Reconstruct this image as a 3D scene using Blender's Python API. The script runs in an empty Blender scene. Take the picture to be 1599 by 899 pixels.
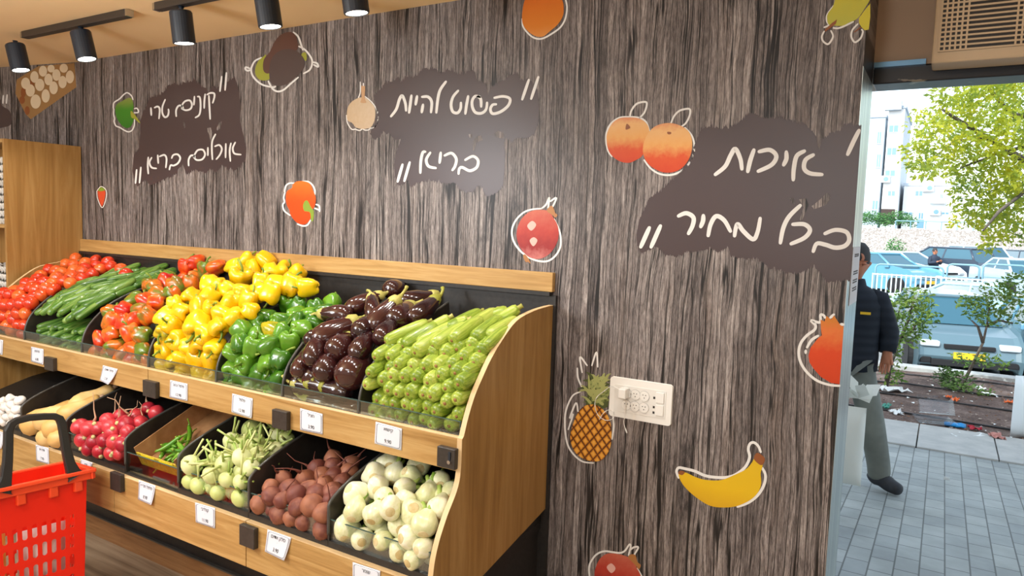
import bpy, math, random
from mathutils import Vector, Matrix, noise
random.seed(7)
SC = bpy.context.scene
COL = SC.collection
# ------------------------------------------------------------------ camera, sky, sun, added room fill, exposure
F = 1120.0; CX, CY = 799.5, 449.5
_xm = Vector((-1062-CX, 288-CY, F)).normalized(); AX = -_xm
_d = Vector((-.0331, 1, 0)); _d.z = -(_d.x*AX.x+_d.y*AX.y)/AX.z; _d.normalize(); AZ = -_d
AY = AZ.cross(AX)
if AY.z < 0: AY = -AY
CAMP = Vector((0, -2.34, 1.65))
CR = Vector((AX.x, AY.x, AZ.x)); CU = -Vector((AX.y, AY.y, AZ.y)); CB = -Vector((AX.z, AY.z, AZ.z))
cd = bpy.data.cameras.new('camera'); cam = bpy.data.objects.new('camera', cd); COL.objects.link(cam)
cd.sensor_width = 36; cd.lens = 36*F/1599; cd.clip_start = .05; cd.clip_end = 500
cam.matrix_world = Matrix(((CR.x, CU.x, CB.x, CAMP.x), (CR.y, CU.y, CB.y, CAMP.y), (CR.z, CU.z, CB.z, CAMP.z), (0, 0, 0, 1)))
SC.camera = cam
vs = SC.view_settings
vs.view_transform = 'Standard'; vs.look = 'None'; vs.gamma = 1; vs.use_curve_mapping = False
vs.exposure = 0.0
world = bpy.data.worlds.new('sky'); SC.world = world; world.use_nodes = True
wn = world.node_tree; wn.nodes.clear()
SUN_EL, SUN_AZ = math.radians(42), math.radians(205)     # sun behind the shop front, high
sky = wn.nodes.new('ShaderNodeTexSky'); sky.sky_type = 'NISHITA'; sky.sun_disc = False
sky.sun_elevation = SUN_EL; sky.sun_rotation = SUN_AZ; sky.altitude = 0; sky.air_density = 1.2; sky.dust_density = 2.2; sky.ozone_density = 2.0
bg = wn.nodes.new('ShaderNodeBackground'); bg.inputs['Strength'].default_value = 0.40
wo = wn.nodes.new('ShaderNodeOutputWorld')
hs = wn.nodes.new('ShaderNodeHueSaturation'); hs.inputs['Saturation'].default_value = .55; hs.inputs['Hue'].default_value = .485; wn.links.new(sky.outputs[0], hs.inputs['Color']); wn.links.new(hs.outputs[0], bg.inputs[0]); wn.links.new(bg.outputs[0], wo.inputs[0])
def lamp(name, kind, loc, energy, color, target=None, **kw):
    d = bpy.data.lights.new(name, kind); d.energy = energy; d.color = color
    for k, v in kw.items(): setattr(d, k, v)
    o = bpy.data.objects.new(name, d); COL.objects.link(o); o.location = loc
    if target is not None:
        o.rotation_euler = (Vector(target)-Vector(loc)).to_track_quat('-Z', 'Y').to_euler()
    return o
sdir = Vector((-.35, -1, 1.0)).normalized()
lamp('sun', 'SUN', (0, 0, 20), 3.4, (.90, .99, 1.0), target=Vector((0, 0, 20))-sdir, angle=.01)
WARM = (1.0, .965, .91)
# unseen area fill lamps added for ambient light, above and behind the camera
for i, (x, y) in enumerate(((-3.6, -2.6), (-1.2, -3.2), (-5.2, -3.6), (1.4, -3.4))):
    lamp('area_fill_lamp', 'AREA', (x, y, 2.49), 35, (.90, .955, 1.0), target=(x, y, 0), shape='RECTANGLE', size=1.2, size_y=.6)

# unseen point fill lamps added to brighten the ceiling and walls
for x, y in ((-3.4, -3.3), (-.6, -3.6), (-2.7, -1.95)):
    lamp('point_fill_lamp', 'POINT', (x, y, 1.95), 57, (.90, .955, 1.0), shadow_soft_size=.25)

# ------------------------------------------------------------------ helpers
def ray(px, py):
    v = Vector((px-CX, py-CY, F)); return Vector((v.dot(AX), v.dot(AY), v.dot(AZ)))
def at(px, py, axis, val):
    r = ray(px, py); k = (val-CAMP[axis])/r[axis]; return CAMP+r*k
def project(p):
    q = Vector(p)-CAMP; v = AX*q.x+AY*q.y+AZ*q.z; return v.x/v.z*F+CX, v.y/v.z*F+CY
def crop(ox, oy, s): return lambda pts: [(ox+p[0]/s, oy+p[1]/s)+tuple(p[2:]) for p in pts]
def tag(o, label=None, cat=None, group=None, kind=None):
    if label: o['label'] = label
    if cat: o['category'] = cat
    if group: o['group'] = group
    if kind: o['kind'] = kind
    return o
class MB:
    def __init__(s): s.v = []; s.f = []; s.m = []; s.cur = 0
    def add(s, vs, fs):
        b = len(s.v); s.v += [tuple(p) for p in vs]
        for f in fs: s.f.append(tuple(i+b for i in f)); s.m.append(s.cur)
        return s
    def box(s, x0, x1, y0, y1, z0, z1):
        return s.add([(x0,y0,z0),(x1,y0,z0),(x1,y1,z0),(x0,y1,z0),(x0,y0,z1),(x1,y0,z1),(x1,y1,z1),(x0,y1,z1)],
                     [(0,3,2,1),(4,5,6,7),(0,1,5,4),(1,2,6,5),(2,3,7,6),(3,0,4,7)])
    def prism(s, poly, a0, a1, axis='x'):
        # poly of (u, v); axis x: (y, z), axis y: (x, z), axis z: (x, y)
        def P(u, v, a): return (a,u,v) if axis == 'x' else ((u,a,v) if axis == 'y' else (u,v,a))
        n = len(poly); vs = [P(u,v,a0) for u,v in poly]+[P(u,v,a1) for u,v in poly]
        fs = [tuple(range(n)), tuple(range(2*n-1, n-1, -1))]+[(i,(i+1)%n+0,(i+1)%n+n,i+n) for i in range(n)]
        return s.add(vs, fs)
    def lathe(s, prof, n=16, fn=None, M=None):
        vs = []; fs = []
        for k, (r, z) in enumerate(prof):
            for i in range(n):
                a = 2*math.pi*i/n; p = Vector((r*math.cos(a), r*math.sin(a), z))
                if fn: p = fn(p, a, k/(len(prof)-1))
                vs.append(p)
        L = len(prof)
        for k in range(L-1):
            for i in range(n):
                j = (i+1) % n; fs.append((k*n+i, k*n+j, (k+1)*n+j, (k+1)*n+i))
        fs.append(tuple(range(n-1, -1, -1))); fs.append(tuple((L-1)*n+i for i in range(n)))
        if M is not None: vs = [M@p for p in vs]
        return s.add(vs, fs)
    def tube(s, pts, rad, n=8, cap=True):
        pts = [Vector(p) for p in pts]; L = len(pts)
        rads = rad if isinstance(rad, (list, tuple)) else [rad]*L
        vs = []; fs = []; up = Vector((0,0,1)); prev = None
        for i, p in enumerate(pts):
            t = (pts[min(i+1,L-1)]-pts[max(i-1,0)]).normalized()
            if prev is None:
                a = t.cross(Vector((.31,.87,.4)) if abs(t.z) > .9 else up).normalized()
            else:
                a = (prev-t*prev.dot(t)).normalized()
            prev = a; b = t.cross(a)
            for k in range(n):
                w = 2*math.pi*k/n; vs.append(p+(a*math.cos(w)+b*math.sin(w))*rads[i])
        for i in range(L-1):
            for k in range(n):
                j = (k+1) % n; fs.append((i*n+k, i*n+j, (i+1)*n+j, (i+1)*n+k))
        if cap: fs.append(tuple(range(n-1,-1,-1))); fs.append(tuple((L-1)*n+k for k in range(n)))
        return s.add(vs, fs)
    def mesh(s, name, mats, smooth=False):
        me = bpy.data.meshes.new(name); me.from_pydata(s.v, [], s.f)
        for m in (mats if isinstance(mats, (list, tuple)) else [mats]): me.materials.append(m)
        for p, mi in zip(me.polygons, s.m): p.material_index = mi; p.use_smooth = smooth
        me.validate(); me.update(); return me
    def build(s, name, mats, parent=None, smooth=False, bevel=0, sharp=None):
        me = s.mesh(name, mats, smooth); return link(name, me, parent, bevel)
def link(name, me, parent=None, bevel=0):
    o = bpy.data.objects.new(name, me); COL.objects.link(o)
    if parent is not None: o.parent = parent
    if bevel:
        b = o.modifiers.new('bevel', 'BEVEL'); b.width = bevel; b.segments = 2; b.limit_method = 'ANGLE'; b.angle_limit = .7
    return o
def empty(name, loc=(0,0,0), rz=0):
    o = bpy.data.objects.new(name, None); COL.objects.link(o); o.location = loc; o.rotation_euler = (0,0,rz); o.empty_display_size = .1; return o
def struct(o): o['kind'] = 'structure'; return o
def srgb(r, g, b):
    f = lambda c: (c/255/12.92) if c/255 <= .04045 else ((c/255+.055)/1.055)**2.4
    return (f(r), f(g), f(b), 1)
# ------------------------------------------------------------------ materials
def mat(name, col, rough=.5, metal=0, spec=.5, coat=0, **kw):
    m = bpy.data.materials.new(name); m.use_nodes = True; b = m.node_tree.nodes['Principled BSDF']
    b.inputs['Base Color'].default_value = col; b.inputs['Roughness'].default_value = rough; b.inputs['Metallic'].default_value = metal
    b.inputs['Specular IOR Level'].default_value = spec; b.inputs['Coat Weight'].default_value = coat; b.inputs['Coat Roughness'].default_value = .08
    for k, v in kw.items(): b.inputs[k.replace('_', ' ')].default_value = v
    return m
class NT:
    def __init__(s, m): s.t = m.node_tree; s.b = s.t.nodes['Principled BSDF']
    def n(s, kind, **kw):
        x = s.t.nodes.new('ShaderNode'+kind)
        for k, v in kw.items(): setattr(x, k, v)
        return x
    def l(s, a, b): s.t.links.new(a, b)
    def coord(s, scale=(1,1,1), out='Object', loc=(0,0,0)):
        c = s.n('TexCoord'); mp = s.n('Mapping'); mp.inputs['Scale'].default_value = scale; mp.inputs['Location'].default_value = loc; s.l(c.outputs[out], mp.inputs[0]); return mp.outputs[0]
    def noise(s, vec, scale, detail=4, rough=.6, dist=0):
        x = s.n('TexNoise'); s.l(vec, x.inputs['Vector']); x.inputs['Scale'].default_value = scale; x.inputs['Detail'].default_value = detail; x.inputs['Roughness'].default_value = rough; x.inputs['Distortion'].default_value = dist; return x.outputs['Fac']
    def ramp(s, fac, stops, interp='LINEAR'):
        x = s.n('ValToRGB'); s.l(fac, x.inputs[0]); cr = x.color_ramp; cr.interpolation = interp
        while len(cr.elements) < len(stops): cr.elements.new(.5)
        for e, (p, c) in zip(cr.elements, stops): e.position = p; e.color = c if len(c) == 4 else (*c, 1)
        return x.outputs[0]
    def mix(s, fac, a, b, mode='MIX'):
        x = s.n('Mix', data_type='RGBA', blend_type=mode)
        for i, v in ((0, fac), (6, a), (7, b)):
            if hasattr(v, 'links'): s.l(v, x.inputs[i])
            else: x.inputs[i].default_value = v
        return x.outputs[2]
    def math(s, op, a, b=0.0):
        x = s.n('Math', operation=op)
        for i, v in enumerate((a, b)):
            if hasattr(v, 'links'): s.l(v, x.inputs[i])
            else: x.inputs[i].default_value = v
        return x.outputs[0]
    def col(s, c): s.l(c, s.b.inputs['Base Color'])
    def bump(s, h, strength=.3, dist=.01):
        x = s.n('Bump'); x.inputs['Strength'].default_value = strength; x.inputs['Distance'].default_value = dist; s.l(h, x.inputs['Height']); s.l(x.outputs[0], s.b.inputs['Normal'])
    def rnd(s): return s.n('ObjectInfo').outputs['Random']
BW = lambda v: (v, v, v, 1)
def mottled(name, c1, c2, rough=.3, scale=20, coat=0, spread=.25, vary=True, **kw):
    """two natural tones of one skin, mixed by noise and by a random number per object"""
    m = mat(name, c1, rough, coat=coat, **kw); t = NT(m)
    f = t.noise(t.coord(), scale, 3)
    if vary: f = t.math('ADD', t.math('MULTIPLY', t.rnd(), spread*2), t.math('SUBTRACT', f, spread))
    t.col(t.ramp(f, [(.3, c1), (.7, c2)])); return m
def mural_wood(name, rough, spec, axis_u='X'):
    m = mat(name, srgb(110,100,95), rough, spec=spec); t = NT(m)
    c = t.n('TexCoord'); sp = t.n('SeparateXYZ'); t.l(c.outputs['Object'], sp.inputs[0])
    u, z = sp.outputs['X'], sp.outputs['Z']
    if axis_u == 'Y': u = t.math('ADD', sp.outputs['X'], t.math('MULTIPLY', sp.outputs['Y'], 1.0))
    def vec(su, sz, ou=0.0):
        x = t.n('CombineXYZ'); t.l(t.math('ADD', t.math('MULTIPLY', u, su), ou), x.inputs[0]); t.l(t.math('MULTIPLY', z, sz), x.inputs[2]); return x.outputs[0]
    # wobble so that boards are not ruler straight
    wob = t.math('MULTIPLY', t.math('SUBTRACT', t.noise(vec(3, .9), 1, 3), .5), .10)
    uw = t.math('ADD', u, wob)
    def vecw(su, sz):
        x = t.n('CombineXYZ'); t.l(t.math('MULTIPLY', uw, su), x.inputs[0]); t.l(t.math('MULTIPLY', z, sz), x.inputs[2]); return x.outputs[0]
    vo = t.n('TexVoronoi', voronoi_dimensions='1D', feature='DISTANCE_TO_EDGE'); t.l(t.math('MULTIPLY', uw, 9.5), vo.inputs['W'])
    vc = t.n('TexVoronoi', voronoi_dimensions='1D', feature='F1'); t.l(t.math('MULTIPLY', uw, 9.5), vc.inputs['W'])
    v2 = t.n('TexVoronoi', voronoi_dimensions='1D', feature='DISTANCE_TO_EDGE'); t.l(t.math('ADD', t.math('MULTIPLY', uw, 23), 7.3), v2.inputs['W'])
    fine = t.noise(vecw(340, 30), 1, 6, .78)
    med = t.noise(vecw(120, 7.5), 1, 6, .72, .5)
    big = t.noise(vecw(9, .8), 1, 4, .6)
    base = t.math('ADD', t.math('ADD', t.math('MULTIPLY', fine, .5), t.math('MULTIPLY', med, .5)), t.math('MULTIPLY', t.math('SUBTRACT', big, .5), .16))
    colr = t.ramp(base, [(.34, srgb(46,42,42)), (.43, srgb(92,86,85)), (.52, srgb(144,137,135)), (.66, srgb(204,199,196))])
    sc = t.n('SeparateColor'); t.l(vc.outputs['Color'], sc.inputs[0])
    colr = t.mix(1.0, colr, t.ramp(sc.outputs[0], [(.0, srgb(196,190,188)), (.5, srgb(226,220,217)), (1, srgb(255,250,246))]), 'MULTIPLY')
    brown = t.math('MULTIPLY', t.ramp(t.noise(vecw(13, 1.3), 1, 3), [(.55, BW(0)), (.75, BW(1))]), .35)
    colr = t.mix(brown, colr, srgb(104,82,66), 'MIX')
    # board gaps and long wandering cracks
    gap = t.ramp(t.math('ADD', vo.outputs['Distance'], t.math('MULTIPLY', t.math('SUBTRACT', t.noise(vec(30, 2.4), 1, 3), .5), .12)), [(.0, BW(1)), (.030, BW(.95)), (.050, BW(0))])
    def crack(su, sz, w, lo):
        r_ = t.math('ABSOLUTE', t.math('SUBTRACT', t.noise(vecw(su, sz), 1, 3, .5, .3), .5))
        return t.math('MULTIPLY', t.ramp(r_, [(0, BW(1)), (w*.5, BW(.9)), (w, BW(0))]), t.ramp(t.noise(vecw(su*.5, sz*1.6), 1, 2), [(lo, BW(0)), (lo+.08, BW(1))]))
    crk = t.math('ADD', crack(22, .5, .026, .46), crack(58, 1.4, .038, .52))
    dark = t.math('MULTIPLY', t.math('MULTIPLY', t.ramp(t.noise(vecw(8, 2.0), 1, 5, .72), [(.57, BW(0)), (.68, BW(1))]), t.ramp(fine, [(.4, BW(1)), (.6, BW(.35))])), .85)
    colr = t.mix(t.math('MINIMUM', t.math('ADD', gap, crk), 1.0), colr, srgb(24,21,21))
    colr = t.mix(dark, colr, srgb(32,31,34))
    t.col(colr); return m
def board(name, c1, c2, c3, axis, rough=.42, scale=1.0):
    """laminate board with long grain along the given axis"""
    m = mat(name, c2, rough, spec=.4); t = NT(m)
    s = [26*scale]*3; s['xyz'.index(axis)] = 1.6*scale
    f = t.noise(t.coord(tuple(s)), 1, 6, .62, 1.2)
    g = t.noise(t.coord(tuple(q*4 for q in s)), 1, 3, .6)
    t.col(t.ramp(t.math('ADD', t.math('MULTIPLY', f, .8), t.math('MULTIPLY', g, .2)), [(.34, c1), (.5, c2), (.66, c3)])); return m
def thin_glass(name, tint, gloss=.12, rough=.02):
    m = bpy.data.materials.new(name); m.use_nodes = True; t = m.node_tree; t.nodes.clear()
    o = t.nodes.new('ShaderNodeOutputMaterial'); mx = t.nodes.new('ShaderNodeMixShader'); tr = t.nodes.new('ShaderNodeBsdfTransparent'); gl = t.nodes.new('ShaderNodeBsdfGlossy'); lw = t.nodes.new('ShaderNodeLayerWeight')
    tr.inputs[0].default_value = tint; gl.inputs['Roughness'].default_value = rough; lw.inputs[0].default_value = gloss+.2
    mu = t.nodes.new('ShaderNodeMath'); mu.operation = 'MULTIPLY_ADD'; mu.inputs[1].default_value = .4; mu.inputs[2].default_value = gloss*.2
    t.links.new(lw.outputs['Fresnel'], mu.inputs[0]); t.links.new(mu.outputs[0], mx.inputs[0]); t.links.new(tr.outputs[0], mx.inputs[1]); t.links.new(gl.outputs[0], mx.inputs[2]); t.links.new(mx.outputs[0], o.inputs[0]); return m
M = {}
M['mural'] = mural_wood('mural_wood', .42, .35)
M['jamb'] = mat('brushed_aluminium', srgb(196,208,206), .32, metal=.85); t = NT(M['jamb']); _g = t.noise(t.coord((1,120,.4)), 1, 3); t.col(t.ramp(_g, [(.35, srgb(150,166,170)), (.6, srgb(206,216,212))]))
M['oak'] = board('oak_laminate', srgb(158,118,64), srgb(184,144,86), srgb(200,163,106), 'x')
M['oak_v'] = board('oak_laminate_upright', srgb(142,102,52), srgb(164,122,66), srgb(180,140,84), 'z', scale=.6)
M['oak_edge'] = mat('oak_edge_band', srgb(222,190,142), .5)
M['black'] = mottled('black_laminate', srgb(30,28,27), srgb(44,41,39), .45, 60, vary=False)
M['black_metal'] = mat('black_coated_metal', srgb(28,38,50), .4, spec=.5)
M['track'] = mat('track_dark', srgb(52,44,38), .45)
M['guard'] = thin_glass('clear_guard', (.92,.96,.94,1))
M['guard_edge'] = mat('guard_cut_edge', srgb(70,96,92), .2)
M['white_print'] = mat('white_print', srgb(226,224,220), .45)
M['patch'] = mat('brown_paint_print', srgb(70,56,57), .36, spec=.45)
M['ceiling'] = mat('ceiling_paint', srgb(244,212,164), .8)
M['header'] = mat('header_paint', srgb(184,160,138), .7)
M['plaster'] = mat('plaster', srgb(205,196,182), .8)
M['white'] = mat('white_plastic', srgb(236,234,228), .35)
M['paper'] = mat('white_paper', srgb(226,229,238), .6)
M['ink'] = mat('black_ink', srgb(30,30,36), .7)
M['steel'] = mat('bright_steel', srgb(190,190,190), .25, metal=1)
M['glow'] = bpy.data.materials.new('lit_lens'); M['glow'].use_nodes = True
_b = M['glow'].node_tree.nodes['Principled BSDF']; _b.inputs['Emission Color'].default_value = (1,.93,.8,1); _b.inputs['Emission Strength'].default_value = 14
# ------------------------------------------------------------------ the room
WX0, WX1 = -4.45, -.246         # the printed wall, from the bend to the street door
CZ = 2.51
M['floor'] = board('floor_planks', srgb(120,98,76), srgb(158,134,108), srgb(182,158,130), 'x', .45, .5)
struct(MB().box(-7.2, 3.2, -5.6, .30, -.1, 0).build('floor', M['floor']))
struct(MB().box(-7.2, 3.2, -5.6, .30, CZ, CZ+.25).build('ceiling', M['ceiling']))
struct(MB().box(WX0, WX1-.001, 0, .27, 0, CZ).build('wall_back', M['mural']))

lw = struct(MB().box(-2.8, 0, 0, .27, 0, CZ).build('wall_left', M['mural'])); lw.location = (WX0, 0, 0)
LA = math.atan2(.117, .637); lw.rotation_euler = (0, 0, LA)
struct(MB().box(-7.4, -7.2, -5.6, -.2, 0, CZ).build('wall_side', M['plaster']))
struct(MB().box(3.0, 3.2, -5.6, .3, 0, CZ).build('wall_right', M['plaster']))
struct(MB().box(-7.4, 3.2, -5.8, -5.6, 0, CZ).build('wall_front', M['plaster']))
DX1 = 1.9                        # right side of the street door
struct(MB().box(DX1, 3.2, 0.05, .5, 0, CZ).build('wall_doorside', M['plaster']))
lt = at(1376, 106, 1, .30).z; lb = at(1376, 132, 1, .30).z
M['lintel'] = mottled('worn_dark_paint', srgb(14,20,30), srgb(22,30,42), .3, 8, vary=False); _t = NT(M['lintel'])
_f = _t.noise(_t.coord((7,7,26)), 1, 5, .6); _t.col(_t.ramp(_f, [(.60, srgb(14,21,32)), (.64, srgb(140,134,120))]))
struct(MB().box(WX1, DX1, .29, .42, lb, lt).build('trim_2', M['lintel'], bevel=.004))     # dark steel lintel over the door
struct(MB().box(WX1, DX1, .285, .44, lt, CZ).build('wall_header', M['header']))
M['blue_reflection'] = mat('painted_blue_reflection', srgb(120,170,215), .25, metal=.6)
struct(MB().box(WX1+.002, at(1446,100,1,.28).x, .268, .29, lt-.004, lt+.012).build('reflection_strip', M['blue_reflection']))  # added blue strip stands in for a bright reflection under the header
M['facade'] = mat('shop_facade', srgb(200,196,190), .9)
struct(MB().box(-9, 7, .45, .7, lb+.05, 7.2).build('wall_facade_upper', M['facade']))
struct(MB().box(-9, WX1-.10, .30, .7, -.6, lb+.06).build('wall_facade_left', M['facade']))
struct(MB().box(DX1, 7, .5, .7, -.6, lb+.06).build('wall_facade_right', M['facade']))
struct(MB().box(WX1-.001, WX1, 0, .30, 0, lb).build('trim_1', M['jamb']))        # aluminium strip on the door jamb
struct(MB().box(WX1-.001, WX1, 0, .284, lb, CZ).build('trim_4', M['mural']))      # the print turns the corner above it
M['skirt'] = board('plinth_wood', srgb(120,82,48), srgb(148,106,66), srgb(164,122,80), 'x', .5)

# ------------------------------------------------------------------ pictures and slogans printed on the wall
WALLV = (lambda p: Vector((0, -1, 0)))
def on_wall(px, py, off):
    return at(px, py, 1, -off)
_ln = Vector((math.sin(LA), -math.cos(LA), 0))       # outward normal of the bent wall piece
def on_left(px, py, off):
    r = ray(px, py); p0 = Vector((WX0, 0, 0))+_ln*off; k = (p0-CAMP).dot(_ln)/r.dot(_ln); return CAMP+r*k
def smooth(pts, closed=False, k=5):
    n = len(pts); out = []
    rng = range(n) if closed else range(n-1)
    g = (lambda i: pts[i % n]) if closed else (lambda i: pts[max(0, min(n-1, i))])
    for i in rng:
        p0, p1, p2, p3 = g(i-1), g(i), g(i+1), g(i+2)
        for s in range(k):
            t = s/k
            out.append(tuple(.5*(2*b+(c-a)*t+(2*a-5*b+4*c-d)*t*t+(3*b-a-3*c+d)*t**3) for a, b, c, d in zip(p0[:2], p1[:2], p2[:2], p3[:2])))
    if not closed: out.append(tuple(pts[-1][:2]))
    return out
def fill(mb, pts, off, fn=on_wall, sm=True, jag=0):
    q = smooth(pts, True, 5) if sm else list(pts)
    if jag:
        r = random.Random(3); z = []
        for i in range(len(q)):
            a, b = q[i], q[(i+1) % len(q)]; L = math.hypot(b[0]-a[0], b[1]-a[1]); n = max(1, int(L/1.1))
            for k in range(n):
                t = k/n; vert = abs(b[0]-a[0]) > .4*abs(b[1]-a[1])
                z.append((a[0]+(b[0]-a[0])*t, a[1]+(b[1]-a[1])*t+(r.choice((-1,1))*r.random()**2*jag if vert else 0)))
        q = z
    v = [fn(x, y, off) for x, y in q]; mb.add(v, [tuple(range(len(v)-1, -1, -1))]); return mb
def stroke(mb, pts, w, off, fn=on_wall, taper=.75):
    """one brush stroke: a flat ribbon with round ends, w wide in photograph pixels, laid on the wall"""
    q = smooth(pts, False, 6); n = len(q); v = []; f = []
    for i, (x, y) in enumerate(q):
        a = q[max(0, i-1)]; b = q[min(n-1, i+1)]; dx, dy = b[0]-a[0], b[1]-a[1]; L = math.hypot(dx, dy) or 1
        s = i/(n-1); ww = w*.5*(taper+(1-taper)*math.sin(math.pi*s)**.5)
        v += [fn(x-dy/L*ww, y+dx/L*ww, off), fn(x+dy/L*ww, y-dx/L*ww, off)]
    for i in range(n-1): f.append((2*i, 2*i+1, 2*i+3, 2*i+2))
    mb.add(v, f)
    for e, o in ((q[0], q[1]), (q[-1], q[-2])):
        a0 = math.atan2(e[1]-o[1], e[0]-o[0]); r = w*.5*taper
        c = [fn(e[0]+math.cos(a0+t)*r, e[1]+math.sin(a0+t)*r, off) for t in [(-.5+k/8)*math.pi for k in range(9)]]
        mb.add(c, [tuple(range(9))])
    return mb
def two_tone(name, stops, scale=(1,1,1), noise_amt=.25, nscale=6, axis='Z', rough=.42):
    m = mat(name, stops[0][1], rough, spec=.35); t = NT(m)
    c = t.n('TexCoord'); sp = t.n('SeparateXYZ'); t.l(c.outputs['Generated'], sp.inputs[0])
    n = t.noise(t.coord(), nscale, 4)
    t.col(t.ramp(t.math('ADD', sp.outputs[axis], t.math('MULTIPLY', t.math('SUBTRACT', n, .5), noise_amt)), stops)); return m
PM = {
 'peach': two_tone('printed_peach', [(.0, srgb(196,62,24)), (.3, srgb(206,80,34)), (.55, srgb(222,160,90)), (.85, srgb(226,176,116)), (1, srgb(214,140,96))], noise_amt=.3, nscale=40),
 'onion': two_tone('printed_onion', [(0, srgb(190,110,104)), (.25, srgb(146,34,32)), (.6, srgb(176,56,42)), (1, srgb(188,96,74))], noise_amt=.5, nscale=30),
 'pale': mat('printed_pale_pink', srgb(222,170,158), .42), 'straw': mat('printed_straw', srgb(168,112,58), .45),
 'green_leaf': two_tone('printed_leaf_green', [(0, srgb(74,86,44)), (.5, srgb(134,144,84)), (1, srgb(166,170,108))], noise_amt=2.4, nscale=120),

 'leaf_dark': mat('printed_leaf_dark', srgb(72,82,42), .45), 'leaf_pale': mat('printed_leaf_pale', srgb(158,162,98), .45),
 'pepper': two_tone('printed_orange_red', [(0, srgb(224,66,14)), (.5, srgb(226,74,14)), (1, srgb(226,110,34))], noise_amt=.5),
 'stem': mat('printed_green', srgb(126,150,48), .45), 'green': two_tone('printed_pepper_green', [(0, srgb(50,112,30)), (.6, srgb(62,128,34)), (1, srgb(130,140,66))], noise_amt=.3),
 'orange': two_tone('printed_orange', [(0, srgb(214,140,66)), (.25, srgb(206,118,20)), (1, srgb(204,96,14))], noise_amt=.3),
 'garlic': two_tone('printed_garlic', [(0, srgb(196,170,136)), (1, srgb(206,184,156))], noise_amt=1.5, nscale=50, axis='X'), 'tan': mat('printed_tan', srgb(192,150,108), .45),
 'pom': two_tone('printed_pomegranate', [(0, srgb(196,60,18)), (.45, srgb(206,66,20)), (.75, srgb(214,112,50)), (1, srgb(196,120,36))], noise_amt=.35, nscale=40),
 'banana': two_tone('printed_banana', [(0, srgb(206,158,26)), (.4, srgb(220,178,24)), (1, srgb(214,176,30))], noise_amt=.3), 'brown': mat('printed_brown', srgb(138,78,36), .45),
 'aub1': mat('printed_plum_brown', srgb(92,62,54), .4), 'aub2': mat('printed_aubergine', srgb(78,64,62), .38), 'olive': mat('printed_lime', srgb(150,152,52), .45),
 'pear': two_tone('printed_pear', [(0, srgb(184,182,72)), (1, srgb(196,184,60))], noise_amt=1.2, nscale=30), 'pear2': mat('printed_pear_bright', srgb(200,188,48), .45),
 'red': mat('printed_red', srgb(204,74,40), .45), 'tray': mat('printed_card_tray', srgb(150,112,66), .5), 'egg': mat('printed_egg', srgb(216,196,164), .5),
}
def pineapple_mat():
    m = mat('printed_pineapple', srgb(200,130,30), .45); t = NT(m)
    c = t.n('TexCoord'); sp = t.n('SeparateXYZ'); t.l(c.outputs['Object'], sp.inputs[0])
    def diag(k):
        a = t.math('ADD', sp.outputs['X'], t.math('MULTIPLY', sp.outputs['Z'], k)); return t.math('ABSOLUTE', t.math('SINE', t.math('MULTIPLY', a, 95.0)))
    f = t.math('MINIMUM', diag(.8), diag(-.8)); n = t.noise(t.coord(), 160, 4)
    t.col(t.ramp(t.math('ADD', f, t.math('MULTIPLY', t.math('SUBTRACT', n, .5), .5)), [(.05, srgb(70,36,14)), (.3, srgb(150,84,22)), (.55, srgb(212,140,36)), (.9, srgb(226,166,70))])); return m
PM['pine'] = pineapple_mat()
def wall_print(name, label, cat, parts, fn=on_wall, words=None):
    """a flat printed picture: an Empty on the wall that holds its printed areas and its white outline"""
    pts0 = [q for p in parts for s in (p[2] if isinstance(p[2][0], list) else [p[2]]) for q in s]
    cx = sum(p[0] for p in pts0)/len(pts0); cy = sum(p[1] for p in pts0)/len(pts0)
    o = tag(empty(name, fn(cx, cy, 0)), label, cat); inv = Matrix.Translation(-o.location)
    for k, (pn, m, shapes, kind) in enumerate(parts):
        sh = shapes if isinstance(shapes[0], list) else [shapes]
        off = .0006+.0005*k
        groups = [sh] if not (kind in ('fill','flat','torn') and pn in ('torn_gap','printed_stem','printed_shine','printed_neck','printed_cap','printed_hollow')) else [[q] for q in sh]
        if pn == 'lettering' and words: groups = [[sh[i] for i in w] for w in words]
        for sh in groups:
          mb = MB()
          for si, s in enumerate(sh):
            if kind == 'fill': fill(mb, s, off+si*8e-6, fn)
            elif kind == 'flat': fill(mb, s, off, fn, False)
            elif kind == 'torn': fill(mb, s, off, fn, False, 4)
            else: stroke(mb, s, kind, off, fn)
          mb.v = [tuple(inv@Vector(v)) for v in mb.v]
          mb.build('quote_mark' if pn == 'lettering' and words and len(sh) <= 2 and sh[0] in (shapes[0], shapes[-1], shapes[-2], shapes[12]) else pn, m, o)
    return o
W = M['white_print']
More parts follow.
